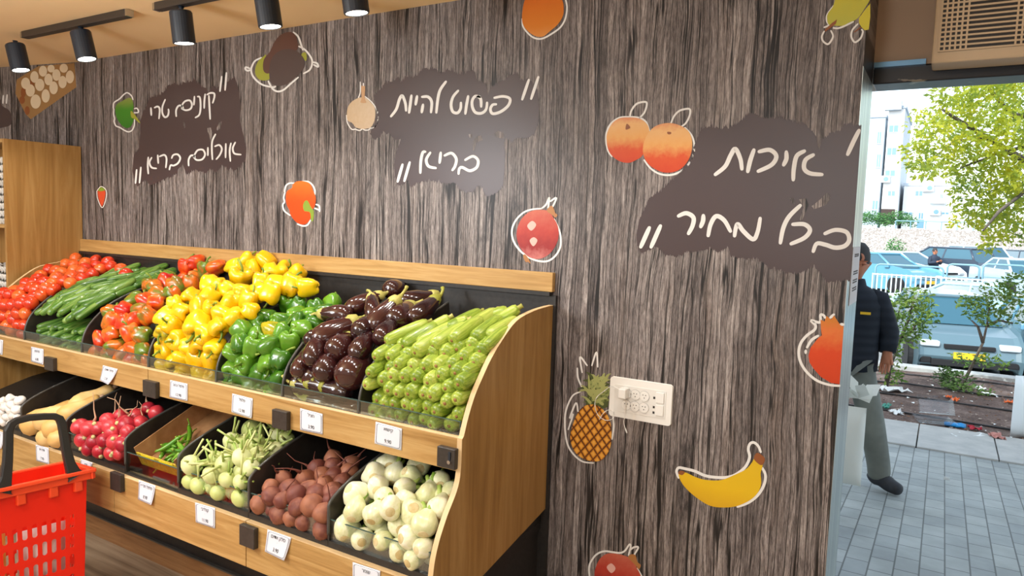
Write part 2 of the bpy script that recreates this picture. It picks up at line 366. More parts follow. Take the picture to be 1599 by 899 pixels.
# --- slogans
c1 = crop(200, 100, 4.495)
S1 = [[(657,88),(645,190)],[(690,62),(681,182)],[(555,214),(578,203),(604,207),(605,235),(594,272)],[(567,222),(571,300),(576,385)],[(541,212),(536,255),(534,308)],[(488,228),(504,236),(509,300),(500,355),(473,375)],[(466,228),(462,285)],
 [(338,366),(337,325),(352,295),(376,292),(388,312)],[(376,312),(405,324),(438,314),(448,284),(434,256),(402,260),(381,284),(377,306)],[(260,250),(241,300),(241,345),(258,372),(278,363),(285,335),(283,318)],[(186,306),(208,298),(222,318),(217,382)],[(160,308),(163,358)],
 [(722,556),(713,610),(718,680)],[(752,550),(735,590),(746,627),(791,635)],[(686,560),(684,655)],[(610,577),(640,568),(658,595),(645,635),(620,667)],[(613,493),(591,540),(588,600),(592,668)],[(560,587),(560,640)],
 [(425,712),(425,672),(440,643),(462,642),(470,655)],[(460,652),(482,673),(520,668),(540,635),(525,602),(490,604),(470,630),(461,650)],[(306,660),(318,638),(348,634),(366,660),(350,695),(320,712),(299,710),(290,740)],[(222,648),(255,638),(270,665),(265,725)],[(208,640),(212,695)],[(142,655),(138,710),(142,768)],[(165,657),(150,690),(165,725),(198,732)],[(60,742),(52,835)],[(90,725),(80,832)]]
P1 = [(130,290),(150,235),(200,222),(250,190),(280,150),(330,130),(345,150),(380,130),(470,112),(510,150),(550,170),(562,200),(590,155),(635,160),(690,130),(745,85),(770,150),(790,280),(785,400),(810,500),(830,590),(825,670),(790,720),(740,755),(690,722),(660,706),(610,765),(570,742),(540,765),(480,740),(410,775),(385,705),(350,740),(345,780),(290,790),(250,810),(190,845),(155,845),(120,815),(65,860),(45,820),(30,750),(40,640),(75,590),(85,470),(85,400),(110,320)]
T1 = [[(550,450),(580,445),(592,480),(578,548),(570,500)],[(618,458),(640,410),(658,402),(648,450),(628,466)],[(385,410),(395,405),(402,445),(394,450)]]
wall_print('slogan_print', 'printed brown brush patch with two lines of white Hebrew lettering, beside the green pepper picture', 'wall slogan',
 [('paint_patch', M['patch'], c1(P1), 'torn'), ('torn_gap', M['mural'], [c1(t) for t in T1], 'flat'), ('lettering', W, [c1(s) for s in S1], 2.9)], words=[[0,1],[2,3,4,5,6,7,8],[9,10,11],[12,13,14,15,16,17,18,19],[20,21,22,23,24],[25,26]])
c2 = crop(570, 90, 4.086)
S2 = [[(1045,142),(1003,266)],[(1106,124),(1060,262)],[(826,256),(880,247),(924,262),(914,305),(865,345),(815,357),(800,330),(813,302),(836,297)],[(716,246),(738,264),(741,312)],[(733,250),(703,246),(684,275),(686,318),(706,350),(744,354),(772,330),(779,287)],[(658,246),(648,300),(640,357)],[(594,211),(562,250),(549,300),(560,344),(590,352),(609,326),(612,288)],[(516,153),(480,205),(465,262),(455,350)],[(364,250),(402,250),(425,282),(421,348)],[(370,300),(362,348)],[(332,246),(323,298)],[(296,242),(288,300),(281,350)],[(262,337),(257,290),(238,243),(220,265),(200,328),(166,374)],
 [(640,652),(688,629),(721,655),(712,700),(668,721),(622,700),(602,708),(597,740)],[(508,624),(552,609),(582,645),(575,690),(558,717)],[(483,606),(476,670)],[(384,600),(368,606),(356,660),(353,734)],[(416,606),(391,650),(405,692),(451,704)],[(239,682),(208,790)],[(285,668),(251,786)]]
P2 = [(55,240),(100,200),(125,155),(170,155),(215,120),(225,160),(260,115),(330,120),(370,65),(450,70),(490,98),(520,78),(555,80),(600,102),(640,95),(690,82),(720,140),(770,155),(785,240),(800,185),(830,170),(880,150),(930,102),(975,95),(990,145),(1030,135),(1060,150),(1100,200),(1110,300),(1110,400),(1080,490),(1030,515),(970,515),(935,535),(900,515),(885,545),(895,600),(890,720),(880,830),(820,875),(780,885),(750,840),(730,815),(680,860),(610,850),(575,800),(520,800),(430,785),(350,795),(290,825),(275,790),(210,820),(190,770),(185,680),(200,600),(230,520),(180,515),(150,480),(115,475),(90,510),(50,515),(30,480),(60,430),(75,350)]
T2 = [[(820,490),(850,465),(880,480),(890,515),(850,512)],[(690,530),(715,500),(740,495),(750,525),(710,540),(695,600),(688,590)],[(660,488),(680,485),(683,515),(668,512)]]
wall_print('slogan_print', 'printed brown brush patch with white Hebrew lettering, beside the garlic picture', 'wall slogan',
 [('paint_patch', M['patch'], c2(P2), 'torn'), ('torn_gap', M['mural'], [c2(t) for t in T2], 'flat'), ('lettering', W, [c2(s) for s in S2], 4.6)], words=[[0,1],[2,3,4,5,6],[7,8,9,10,11,12],[13,14,15,16,17],[18,19]])
a3 = crop(985, 170, 3.46); b3 = crop(1160, 170, 3.33)
S3 = [a3(s) for s in ([(100,642),(54,745)],[(160,632),(110,745)],[(258,578),(300,563),(338,586),(334,630),(312,673)],[(392,576),(390,605),(378,636)],[(418,684),(432,622),(462,579),(505,602),(538,660)],[(600,324),(592,270),(565,216),(540,250),(510,310),(457,354)],[(665,222),(645,280),(632,338)])]
S3 += [[(1147,368),(1149,356),(1152.5,350),(1161,361),(1176,373.5),(1183,362),(1187,341)]]
S3 += [b3(s) for s in ([(85,222),(140,213),(174,245),(150,290),(80,324)],[(226,224),(226,260),(212,291)],[(320,219),(280,245),(265,310),(262,368)],[(366,239),(326,265),(319,310),(350,335),(411,341)],[(604,112),(575,170),(545,236)],[(298,502),(240,560),(210,620),(195,696)],[(260,600),(320,600),(349,630),(320,670),(251,701)],[(427,648),(480,629),(538,640),(553,680),(530,712),(480,721),(430,706),(385,700),(366,740)])]
P3 = [(993.7,366.5),(998,343),(1014,309),(1028,300),(1043,286),(1057,274),(1075,250),(1086,222),(1095,200),(1112,196),(1124,202),(1141,196),(1158,187),(1173,175),(1196,185),(1214,182),(1238,188),(1259,194),(1274,212),(1279,236),(1283,218),(1295,209),(1310,203),(1322,192),(1345.2,196),(1328,436),(1310,440),(1292,440),(1280,425),(1271,416),(1253,425),(1232,428),(1217,421),(1202,419),(1184,404),(1166,403),(1158,403),(1141,401),(1137,384),(1124,395),(1112,388),(1095,391),(1072,394),(1054,400),(1038,398),(1027,385),(1014,390),(1002,395),(995,384)]
T3 = [b3(s) for s in ([(292,470),(330,465),(342,500),(305,585),(295,575),(315,512)],[(358,505),(400,472),(438,435),(457,460),(430,500),(370,522)],[(245,465),(262,460),(270,495),(256,492)])]
wall_print('slogan_print', 'large printed brown brush patch with white Hebrew lettering, reaching the street door jamb', 'wall slogan',
 [('paint_patch', M['patch'], P3, 'torn'), ('torn_gap', M['mural'], T3, 'flat'), ('lettering', W, S3, 7.0)], words=[[0,1],[2,3,4,7],[5,6,8,9,10,11],[12],[13,14,15]])
# --- fruit and vegetable pictures
c = crop(375, 40, 8.17)
wall_print('eggplant_print', 'printed picture of two eggplants with a white outline, under the ceiling edge', 'wall picture',
 [('white_outline', W, [c(s) for s in ([(680,85),(740,140),(780,250),(800,310)],[(750,265),(830,310),(900,400),(920,470),(890,560),(810,610)],[(920,465),(980,480),(995,525),(940,500)],[(270,410),(190,450),(150,520),(140,570),(160,640),(220,710),(300,760),(420,785),(450,775)],[(140,560),(100,575),(70,560),(72,530),(120,545)],[(360,710),(390,770),(430,820),(490,840),(560,815),(640,745),(740,660)])], 2.9),
  ('printed_cap', PM['olive'], [c([(190,600),(220,470),(300,390),(330,380),(320,560),(380,620),(360,690),(250,690)]), c([(780,370),(830,340),(850,400),(835,450)])], 'fill'),
  ('printed_fruit', PM['aub1'], c([(300,580),(300,440),(380,330),(430,220),(500,130),(590,85),(680,95),(725,180),(730,300),(600,360),(450,430),(380,600)]), 'fill'),
  ('printed_fruit', PM['aub2'], c([(370,620),(390,450),(450,360),(540,310),(640,300),(740,340),(820,440),(800,560),(700,660),(600,740),(500,770),(400,740)]), 'fill')])
c = crop(935, 150, 6.91)
wall_print('peach_print', 'printed picture of two peaches with white leaf outlines, beside the largest slogan', 'wall picture',
 [('white_outline', W, [c(s) for s in ([(335,230),(350,160),(400,90),(460,66),(512,66),(515,110),(490,180),(440,235)],[(780,290),(810,220),(860,165),(920,142),(982,142),(980,210),(940,290),(890,330)],[(545,370),(510,280),(440,235),(330,226),(220,236),(130,300),(86,390),(80,490),(100,590),(140,650)],[(930,340),(1000,420),(1030,520),(1020,620),(970,730),(890,810),(780,850),(660,840),(560,780),(490,690)])], 3.1),
  ('printed_fruit', PM['peach'], c([(85,480),(90,400),(140,300),(220,240),(320,230),(430,240),(510,290),(545,370),(540,500),(470,640),(400,690),(320,720),(220,700),(140,640),(100,570)]), 'fill'),
  ('printed_fruit', PM['peach'], c([(475,600),(490,490),(540,390),(620,320),(740,290),(860,310),(960,370),(1005,470),(1000,600),(960,700),(890,780),(800,820),(690,820),(580,770),(510,700)]), 'fill'),
  ('printed_stem', PM['brown'], [c([(300,300),(330,320),(335,345),(290,360)]), c([(740,385),(780,390),(775,410),(745,410)])], 'fill')])
c = crop(790, 300, 7.82)
wall_print('onion_print', 'printed picture of a red onion above the end of the oak ledge', 'wall picture',
 [('white_outline', W, [c(s) for s in ([(435,200),(320,210),(220,245),(130,330),(80,430),(75,530),(110,630),(190,730),(290,800),(400,840),(510,840),(600,780),(660,680),(670,570),(650,460),(590,330)],[(435,200),(490,150),(530,65),(515,190)],[(545,110),(615,70),(570,180)])], 3.0),
  ('printed_fruit', PM['onion'], c([(130,500),(160,380),(220,290),(310,230),(420,215),(520,230),(580,310),(635,420),(640,560),(590,680),(510,770),(400,815),(280,790),(190,700),(145,610)]), 'fill'),
  ('printed_neck', PM['straw'], [c([(500,225),(550,165),(580,190),(600,250),(630,280),(600,310),(570,280)]), c([(210,780),(235,760),(280,820),(300,870),(270,850),(240,850)])], 'fill'),
  ('printed_shine', PM['pale'], [c([(260,410),(320,350),(370,400),(310,470)]), c([(290,590),(340,550),(385,590),(335,660)])], 'fill')])
c = crop(910, 840, 15.24)
wall_print('onion_print', 'printed picture of a red onion low on the wall beneath the banana picture', 'wall picture',
 [('white_outline', W, [c(s) for s in ([(330,1350),(190,1050),(150,700),(230,500),(350,370),(520,310),(700,330),(880,350),(1000,300),(1110,150),(1140,200),(1090,400)],[(1140,270),(1220,215),(1320,220),(1220,400)],[(1290,720),(1400,920),(1430,1150)])], 3.0),
  ('printed_fruit', PM['onion'], c([(280,899),(300,720),(400,500),(550,380),(700,360),(900,390),(1080,450),(1220,560),(1280,700),(1380,899),(1380,1150),(1200,1400),(850,1500),(500,1400),(320,1150)]), 'fill'),
  ('printed_neck', PM['straw'], c([(1080,450),(1180,380),(1260,420),(1300,560),(1380,640),(1330,740),(1260,650)]), 'fill'),
  ('printed_shine', PM['pale'], c([(570,690),(680,600),(780,720),(680,830)]), 'fill')])
c = crop(870, 540, 4.61)
def crown(cx, cy):
    r = random.Random(5); L = []
    for k in range(60):
        a = math.radians(-90+r.uniform(-88, 88)); row = r.random(); bx = cx+r.uniform(-60, 60); by = cy-row*170; ln = r.uniform(80, 135)*(1-.2*row); w = r.uniform(9, 15)
        dx, dy = math.cos(a), math.sin(a)*.9; L.append([(bx-dy*w, by+dx*w), (bx+dx*ln*.55-dy*w*.7, by+dy*ln*.55+dx*w*.7-8), (bx+dx*ln, by+dy*ln+10), (bx+dx*ln*.55+dy*w*.7, by+dy*ln*.55-dx*w*.7-8), (bx+dy*w, by-dx*w)])
    return L
wall_print('pineapple_print', 'printed picture of a pineapple behind the charger cable at the socket plate', 'wall picture',
 [('white_outline', W, [c(s) for s in ([(165,330),(110,360),(65,460),(55,560),(70,690),(110,770),(180,830),(260,842)],[(180,300),(150,230),(145,160)],[(180,190),(165,80),(215,140)],[(250,140),(283,45),(292,150)],[(400,500),(407,580),(395,670)],[(80,600),(115,490),(90,520),(135,410),(150,470)])], 2.8),
  ('printed_crown', PM['leaf_dark'], [c([(215,440),(225,330),(240,260),(300,220),(345,270),(355,330),(360,440)])]+[c(s) for s in crown(285, 420)[0::3]], 'fill'),
  ('printed_crown', PM['green_leaf'], [c(s) for s in crown(285, 420)[1::3]], 'fill'), ('printed_crown', PM['leaf_pale'], [c(s) for s in crown(285, 420)[2::3]], 'fill'),
  ('printed_fruit', PM['pine'], c([(95,670),(105,590),(150,480),(200,430),(280,425),(350,480),(385,560),(390,680),(370,760),(320,820),(250,830),(170,800),(120,750)]), 'fill')])
c = crop(430, 270, 9.99)
wall_print('pepper_print', 'printed picture of an orange-red bell pepper with green stem, above the oak ledge', 'wall picture',
 [('white_outline', W, [c(s) for s in ([(300,160),(220,160),(165,200),(145,280),(150,300)],[(150,300),(130,380),(140,450),(115,500),(140,590),(230,660)],[(420,133),(510,135),(580,190),(615,270),(612,345)],[(635,490),(680,510),(690,560),(690,600)],[(615,550),(690,580)],[(345,795),(430,825),(500,810),(545,740)])], 2.6),
  ('printed_fruit', PM['pepper'], c([(165,400),(180,290),(260,230),(270,180),(340,130),(450,130),(540,170),(590,280),(630,390),(610,520),(560,600),(550,700),(480,790),(400,800),(320,760),(240,660),(220,580),(180,500)]), 'fill'),
  ('printed_stem', PM['stem'], c([(430,520),(450,450),(500,430),(560,540),(600,600),(590,740),(560,740),(540,620),(490,600),(450,590)]), 'fill')])
c = crop(800, 0, 12.84)
wall_print('orange_print', 'printed picture of an orange cut by the upper edge of the photo', 'wall picture',
 [('white_outline', W, [c([(195,380),(210,520),(290,640),(400,740),(520,780),(640,760),(800,670),(950,560),(1040,430),(1085,280),(1095,120),(1060,-40)])], 2.7),
  ('printed_fruit', PM['orange'], c([(195,400),(205,200),(250,0),(350,-180),(600,-240),(850,-180),(1000,0),(1030,200),(1000,350),(900,500),(750,630),(620,730),(480,730),(330,640),(230,520)]), 'fill')])
c = crop(530, 120, 9.99)
wall_print('garlic_print', 'printed picture of a garlic bulb with thin white outline', 'wall picture',
 [('white_outline', W, [c(s) for s in ([(325,80),(325,240),(295,325)],[(400,305),(500,390),(570,490),(600,600),(590,720),(540,790),(480,800)],[(110,600),(120,700),(160,780),(200,820),(250,815),(270,825),(320,835),(360,810),(400,830),(460,825),(475,800)],[(375,100),(375,140)])], 1.9),
  ('printed_fruit', PM['garlic'], c([(115,600),(130,480),(190,390),(290,330),(345,320),(400,320),(480,390),(545,470),(560,580),(540,700),(480,790),(370,810),(260,790),(200,720),(130,680)]), 'fill'),
  ('printed_stem', PM['tan'], c([(345,330),(340,150),(375,145),(400,155),(395,330),(420,400),(330,400)]), 'fill')])
c = crop(1240, 480, 6.92)
wall_print('pomegranate_print', 'printed picture of a pomegranate cut off by the street door jamb', 'wall picture',
 [('white_outline', W, [c(s) for s in ([(490,845),(380,835),(250,790),(140,700),(70,590),(50,480),(75,380),(140,300),(220,240),(230,190),(185,140),(280,160),(285,80),(320,85),(335,110)],[(390,110),(430,75)],[(505,180),(535,185)],[(140,430),(190,350),(260,305)],[(125,465),(125,490)])], 4.4),
  ('printed_fruit', PM['pom'], c([(155,520),(180,430),(260,330),(300,300),(290,230),(285,130),(330,150),(350,90),(400,130),(430,85),(500,190),(535,205),(515,500),(492,828),(400,815),(290,750),(210,660),(165,590)]), 'flat')])
c = crop(165, 135, 11.24)
wall_print('pepper_print', 'printed picture of a green bell pepper beside the smallest brown slogan patch', 'wall picture',
 [('white_outline', W, [c(s) for s in ([(480,230),(450,160),(380,110),(320,140),(240,220),(150,280),(135,350),(140,400)],[(145,400),(140,480),(155,560),(150,620),(180,690),(250,720),(330,770),(400,795),(460,770),(500,690),(505,580)],[(505,390),(540,380),(570,410),(570,455),(500,460)])], 2.1),
  ('printed_fruit', PM['green'], c([(170,420),(200,310),(300,250),(400,200),(460,220),(490,340),(480,430),(500,520),(480,620),(440,700),(370,730),(280,680),(200,560)]), 'fill'),
  ('printed_stem', PM['olive'], c([(440,430),(500,480),(600,620),(590,640),(510,570),(450,540)]), 'fill')])
c = crop(1045, 680, 7.49)
wall_print('banana_print', 'printed picture of a yellow banana with white outline, low beside the street door', 'wall picture',
 [('white_outline', W, [c(s) for s in ([(110,490),(85,420),(110,375),(180,385),(300,415),(430,470),(600,490),(730,475),(830,420),(900,350),(940,250),(925,160),(945,95),(990,80),(1040,120),(1070,190)],[(1090,380),(1125,460),(1110,570),(1040,690),(930,780),(800,830)])], 4.6),
  ('printed_fruit', PM['banana'], c([(110,440),(190,430),(300,480),(420,515),(600,520),(760,460),(900,390),(970,310),(1000,270),(1090,330),(1070,440),(1075,560),(1040,660),(950,750),(800,820),(640,840),(480,820),(340,740),(220,640),(140,540)]), 'fill'),
  ('printed_stem', PM['brown'], [c([(990,270),(1030,200),(1115,260),(1100,330),(1060,340)]), c([(105,440),(130,410),(185,425),(150,460)])], 'fill')])
c = crop(0, 225, 3.995)
wall_print('chili_print', 'tiny printed red pepper picture next to the tall oak side panel', 'wall picture',
 [('white_outline', W, [c([(606,290),(630,264),(660,285),(663,330),(638,396),(609,340),(604,292)])], 1.1),
  ('printed_fruit', PM['red'], c([(610,290),(630,278),(655,290),(655,330),(636,388),(615,340)]), 'fill'), ('printed_stem', PM['stem'], c([(612,290),(630,268),(655,285),(635,293)]), 'fill')])
c = crop(1270, 0, 11.24)
wall_print('pear_print', 'printed picture of two yellow-green pears at the top of the street door jamb', 'wall picture',
 [('white_outline', W, [c(s) for s in ([(375,80),(250,250),(235,360),(270,440),(190,480)],[(350,490),(440,495),(560,450),(700,380)],[(190,550),(150,640),(170,720),(250,775),(310,720),(345,630),(310,540)],[(780,420),(690,520),(665,620),(690,700),(740,740),(830,670),(870,560),(850,520)])], 3.0),
  ('printed_fruit', PM['pear'], c([(420,-150),(385,-20),(340,120),(260,230),(240,320),(270,430),(380,450),(520,450),(640,390),(720,360),(800,300),(900,150),(1000,-20),(1010,-150)]), 'fill'),
  ('printed_fruit', PM['pear2'], c([(800,320),(900,180),(1000,60),(1000,300),(972,520),(900,530),(840,470),(800,400)]), 'flat'),
  ('printed_stem', PM['brown'], [c([(415,340),(390,420),(210,560),(200,520),(330,400)]), c([(700,570),(820,470),(850,480),(740,560)])], 'flat')])
c = crop(0, 60, 4.994)
ell = lambda x, y, a, b: c([(x+a*math.cos(t*math.pi/6), y+b*math.sin(t*math.pi/6)) for t in range(12)])
wall_print('egg_tray_print', 'printed picture of white eggs in a brown card tray, above the tall oak side panel', 'wall picture',
 [('printed_tray', PM['tray'], c([(130,320),(300,215),(580,192),(595,380),(240,630),(200,590),(120,430)]), 'flat'),
  ('printed_hollow', PM['brown'], [ell(172,480,22,30), ell(212,562,20,34), ell(182,420,20,40), ell(240,360,26,36)], 'fill'),
  ('printed_eggs', PM['egg'], [ell(*e) for e in ((200,350,35,45),(268,300,32,45),(335,255,32,42),(398,235,28,30),(236,405,36,48),(310,362,36,48),(378,320,32,45),(440,285,32,45),(497,232,32,35),(278,492,40,55),(356,448,32,52),(418,385,33,50),(488,340,32,48),(545,300,32,50))], 'fill')], on_left)
wall_print('slogan_print', 'sliver of a brown brush patch with two white strokes at the photo edge', 'wall slogan',
 [('paint_patch', M['patch'], [(-60,150),(-5,152),(3,165),(14,172),(18,183),(16,195),(0,200),(-60,212)], 'fill'), ('lettering', W, [c([(26,445),(22,505)]), c([(55,440),(50,505)])], 2.2)], on_left)
# ------------------------------------------------------------------ socket plate and charger
def plate_pt(u, v, off=0):   # u, v in 0..1 over the plate, left to right and top to bottom
    a, b, c_, d = at(957,588,1,0), at(1051,602,1,0), at(1047,662,1,0), at(953,647,1,0)
    x = (a.x+d.x)/2+((b.x+c_.x)/2-(a.x+d.x)/2)*u; z = (a.z+b.z)/2+((d.z+c_.z)/2-(a.z+b.z)/2)*v; return Vector((x, -off, z))
def rrect(x0, x1, z0, z1, r, n=5):
    P = []
    for cx_, cz_, a0 in ((x1-r, z1-r, 0), (x0+r, z1-r, 90), (x0+r, z0+r, 180), (x1-r, z0+r, 270)):
        for k in range(n+1): a = math.radians(a0+90*k/n); P.append((cx_+r*math.cos(a), cz_+r*math.sin(a)))
    return P
p0, p1 = plate_pt(0, 1), plate_pt(1, 0)
PC = plate_pt(.5, .5)
sp = tag(empty('socket_plate', PC), 'white six-module wall socket plate with sockets, switches and USB ports, beside the pineapple picture', 'wall socket')
hw, hh = (p1.x-p0.x)/2, (p1.z-p0.z)/2
MB().prism(rrect(-hw, hw, -hh, hh, .008), -.011, 0, 'y').build('cover_frame', M['white'], sp, bevel=.003)
MB().prism(rrect(-hw*.86, hw*.84, -hh*.72, hh*.68, .002), -.0125, -.010, 'y').build('insert', mat('insert_white', srgb(228,226,220), .3), sp)
M['dot'] = mat('socket_hole', srgb(40,38,38), .6)
M['groove'] = mat('socket_groove', srgb(176,174,170), .5)
for u, v in ((.28,.66),(.425,.36),(.575,.36),(.425,.66),(.575,.66),(.28,.36)):
    q = plate_pt(u, v)-PC; mb = MB()
    mb.prism([(q.x+.0165*math.cos(a*math.pi/12), q.z+.0165*math.sin(a*math.pi/12)) for a in range(24)], -.0145, -.012, 'y')
    so = mb.build('socket', M['white'], sp, bevel=.001)
    rg = MB(); 
    for a in range(24):
        b0, b1 = a*math.pi/12, (a+1)*math.pi/12
        rg.add([(q.x+r*math.cos(b), -.0127, q.z+r*math.sin(b)) for r, b in ((.0165,b0),(.0165,b1),(.0185,b1),(.0185,b0))], [(0,1,2,3)])
    rg.build('socket_rim', M['groove'], so)
    for dx, dz in ((-.005,.004),(.005,.004),(0,-.006)):
        MB().prism([(q.x+dx+.0018*math.cos(a*math.pi/4), q.z+dz+.0018*math.sin(a*math.pi/4)) for a in range(8)], -.0149, -.0143, 'y').build('pin_hole', M['dot'], so)
for v in (.34, .66):
    q = plate_pt(.83, v)-PC
    MB().box(q.x-.014, q.x+.014, -.0155, -.012, q.z-.019, q.z+.019).build('switch', M['white'], sp, bevel=.002)
for v in (.36, .60, .74):
    q = plate_pt(.735, v)-PC
    MB().box(q.x-.0035, q.x+.0035, -.0131, -.012, q.z-.004, q.z+.004).build('usb_port', M['dot'], sp)
ch = tag(empty('phone_charger', plate_pt(.27, .33, .015)), 'white plug-in charger in the socket plate, its thin white cable hanging loose', 'charger')
MB().box(-.016, .012, -.035, .0, -.018, .018).build('plug', M['white'], ch, bevel=.004)
cab = [(968,608),(955,603),(944,610),(932,620),(929,633),(934,648),(946,656),(957,653),(958,643),(950,640),(942,645),(936,655)]
cb = [at(x, y, 1, -.022-.006*math.sin(i*1.3)) - ch.location for i, (x, y) in enumerate(smooth(cab, False, 5))]
MB().tube(cb, .0012, 6).build('cable', M['white'], ch, smooth=True)
cb = [at(x, y, 1, -.02) - ch.location for x, y in smooth([(971,612),(977,625),(976,648),(974,660),(979,676)], False, 5)]
MB().tube(cb, [.0012]*(len(cb)-3)+[.0026]*3, 6).build('cable', M['white'], ch, smooth=True)

# ------------------------------------------------------------------ notice on the jamb, vent unit over the door
JX = WX1+.001
def on_jamb(px, py): r = ray(px, py); k = (JX-CAMP.x)/r.x; return CAMP+r*k
no = tag(empty('paper_notice', on_jamb(1338, 430)), 'white paper notice with small dark print taped to the door jamb', 'notice')
cs = [on_jamb(1332,386), on_jamb(1351.5,384), on_jamb(1344.5,472), on_jamb(1326,477)]
y0, y1 = min(c_.y for c_ in cs), max(c_.y for c_ in cs); z0, z1 = cs[3].z+.0, cs[0].z
y0 = max(y0, .01); y1 = min(y1, .28)
MB().box(JX, JX+.0012, y0, y1, z0, z1).build('sheet', M['paper'], no)
no.children[0].location = -no.location
for k, zz in enumerate((.13, .16, .43, .47, .58, .62, .72, .76)):
    z = z1-(z1-z0)*zz; r = random.Random(k); mb = MB(); y = y0+(y1-y0)*.25
    while y < y0+(y1-y0)*.8:
        w = r.uniform(.006, .016); mb.box(JX+.0012, JX+.0016, y, y+w, z-.0022, z+.0022); y += w+.006
    o = mb.build('print_line', M['ink'], no); o.location = -no.location
vy = .17
vx0 = at(1457, 60, 1, vy).x; vz0 = at(1457, 99, 1, vy).z
M['vent'] = mat('vent_casing', srgb(200,176,144), .5)
vu = tag(empty('door_air_curtain', (vx0, .285, vz0)), 'beige air curtain unit with a slotted grille above the street door', 'air vent')
L = DX1-.15-vx0
MB().box(0, L, vy-.285, 0, 0, CZ-.03-vz0).build('casing', M['vent'], vu, bevel=.006)
gx0 = at(1466, 60, 1, vy-.003).x-vx0; gz0 = at(1466, 82, 1, vy).z-vz0; gz1 = CZ-.07-vz0
MB().box(gx0, L-.04, vy-.285-.002, vy-.285+.01, gz0, gz1).build('opening', M['black'], vu)
mb = MB(); n = int((gz1-gz0)/.0135)
for k in range(n): mb.box(gx0, L-.04, vy-.285-.006, vy-.285-.002, gz0+k*.0135, gz0+k*.0135+.0052)
x = gx0; yb = vy-.285-.0066
while x < L-.05:
    for k in range(6): mb.box(x+k*.0135, x+k*.0135+.005, yb, yb+.004, gz0, gz1)
    x += 6*.0135+.105
mb.build('grille', M['vent'], vu)

# ------------------------------------------------------------------ track lights
def track(x0, x1, label):
    o = tag(empty('ceiling_track', (x0, -.5, CZ)), label, 'light track')
    MB().box(0, x1-x0, -.018, .018, -.032, 0).build('rail', M['track'], o, bevel=.003)
    for xx in (0, x1-x0): MB().box(xx-.014, xx+.014, -.016, .016, -.030, -.002).build('end_cap', M['steel'], o)
    return o
TX = [at(18,55,2,CZ-.03).x, at(181,21,2,CZ-.03).x, at(220,9,2,CZ-.03).x]
track(TX[0], TX[1], 'short dark ceiling track carrying two lit spotlights, over the egg tray picture')
track(TX[2], .6, 'long dark ceiling track running out of the photo, carrying three spotlights')
def spot(px, py, lean, lit, label, energy):
    """cylinder spotlight: px, py is the photographed middle of the lamp's lower rim"""
    top = Vector((0,0,0)); rim = at(px, py, 1, -.48); x = rim.x-.2*math.tan(math.radians(lean))
    o = tag(empty('track_spotlight', (x, -.5, CZ-.032)), label, 'spotlight', 'track spotlights')
    tilt = math.radians(6)
    R = Matrix.Translation((-.005, .0, -.016)) @ Matrix.Rotation(tilt, 4, 'X') @ Matrix.Rotation(math.radians(-lean), 4, 'Y')
    MB().tube([(0,0,0),(0,0,-.012),(0,0,-.03)], [.012,.008,.008], 10).build('stem', M['black_metal'], o)
    D = max(.12, (CZ-.032-.016)-rim.z)
    MB().lathe([(.02,0),(.040,-.002),(.0435,-.008),(.0435,-D+.004),(.042,-D),(.037,-D),(.037,-D+.012)], 28, M=R).build('can', M['black_metal'], o, smooth=False)
    for p in o.children[-1].data.polygons: p.use_smooth = len(p.vertices) == 4
    MB().lathe([(.001,-D+.003),(.0365,-D+.003),(.0365,-D+.008),(.001,-D+.008)], 24, M=R).build('lens', M['glow'], o)
    base = o.location+(R@Vector((0,0,-D-.012)))
    lamp('spot_lamp', 'SPOT', base, energy, WARM, target=(x, -.27, 1.0), spot_size=math.radians(100), spot_blend=.85, shadow_soft_size=.025)
    return o
spot(38, 111, 11, True, 'black cylinder spotlight, lit, in front of the egg tray picture', 17)
spot(142, 94, 12, True, 'black cylinder spotlight, lit, at the end of the short ceiling track', 19)
spot(292, 69, 2, True, 'black cylinder spotlight above the smallest brown slogan patch', 20)
spot(429, 43, 6, True, 'black cylinder spotlight above the eggplant picture', 22)
spot(564, 22, 6, True, 'black cylinder spotlight above the garlic picture, mostly out of the photo', 22)
# the same track goes on beyond the frame towards the door
for x in (-1.3, -.7): lamp('spot_lamp', 'SPOT', (x, -.5, CZ-.2), 20, WARM, target=(x-.15, -.27, 1.0), spot_size=math.radians(100), spot_blend=.85, shadow_soft_size=.025)
# ------------------------------------------------------------------ the produce display
XL, XR = -4.34, -1.24
UD = [-3.914, -3.388, -2.869, -2.419, -2.042, -1.666]       # upper dividers
LD = [-3.651, -3.259, -2.808, -2.455, -2.049, -1.659]       # lower dividers
UP = [(-.556,.985),(-.552,1.048),(-.535,1.095),(-.512,1.128),(-.475,1.165),(-.425,1.205),(-.366,1.235),(-.30,1.260),(-.233,1.278),(-.15,1.302),(-.06,1.334)]
LP = [(-.722,.62),(-.720,.665),(-.702,.715),(-.668,.745),(-.62,.768),(-.55,.793),(-.46,.82),(-.38,.842),(-.12,.88)]
def prof_z(P, y):
    if y <= P[0][0]: return P[0][1]
    for (a, b), (c_, d) in zip(P, P[1:]):
        if y <= c_: return b+(d-b)*(y-a)/(c_-a)
    return P[-1][1]
ds = tag(empty('produce_display', (0, 0, 0)), 'long two-tier oak and black shop display filled with loose vegetables along the printed wall', 'produce display')
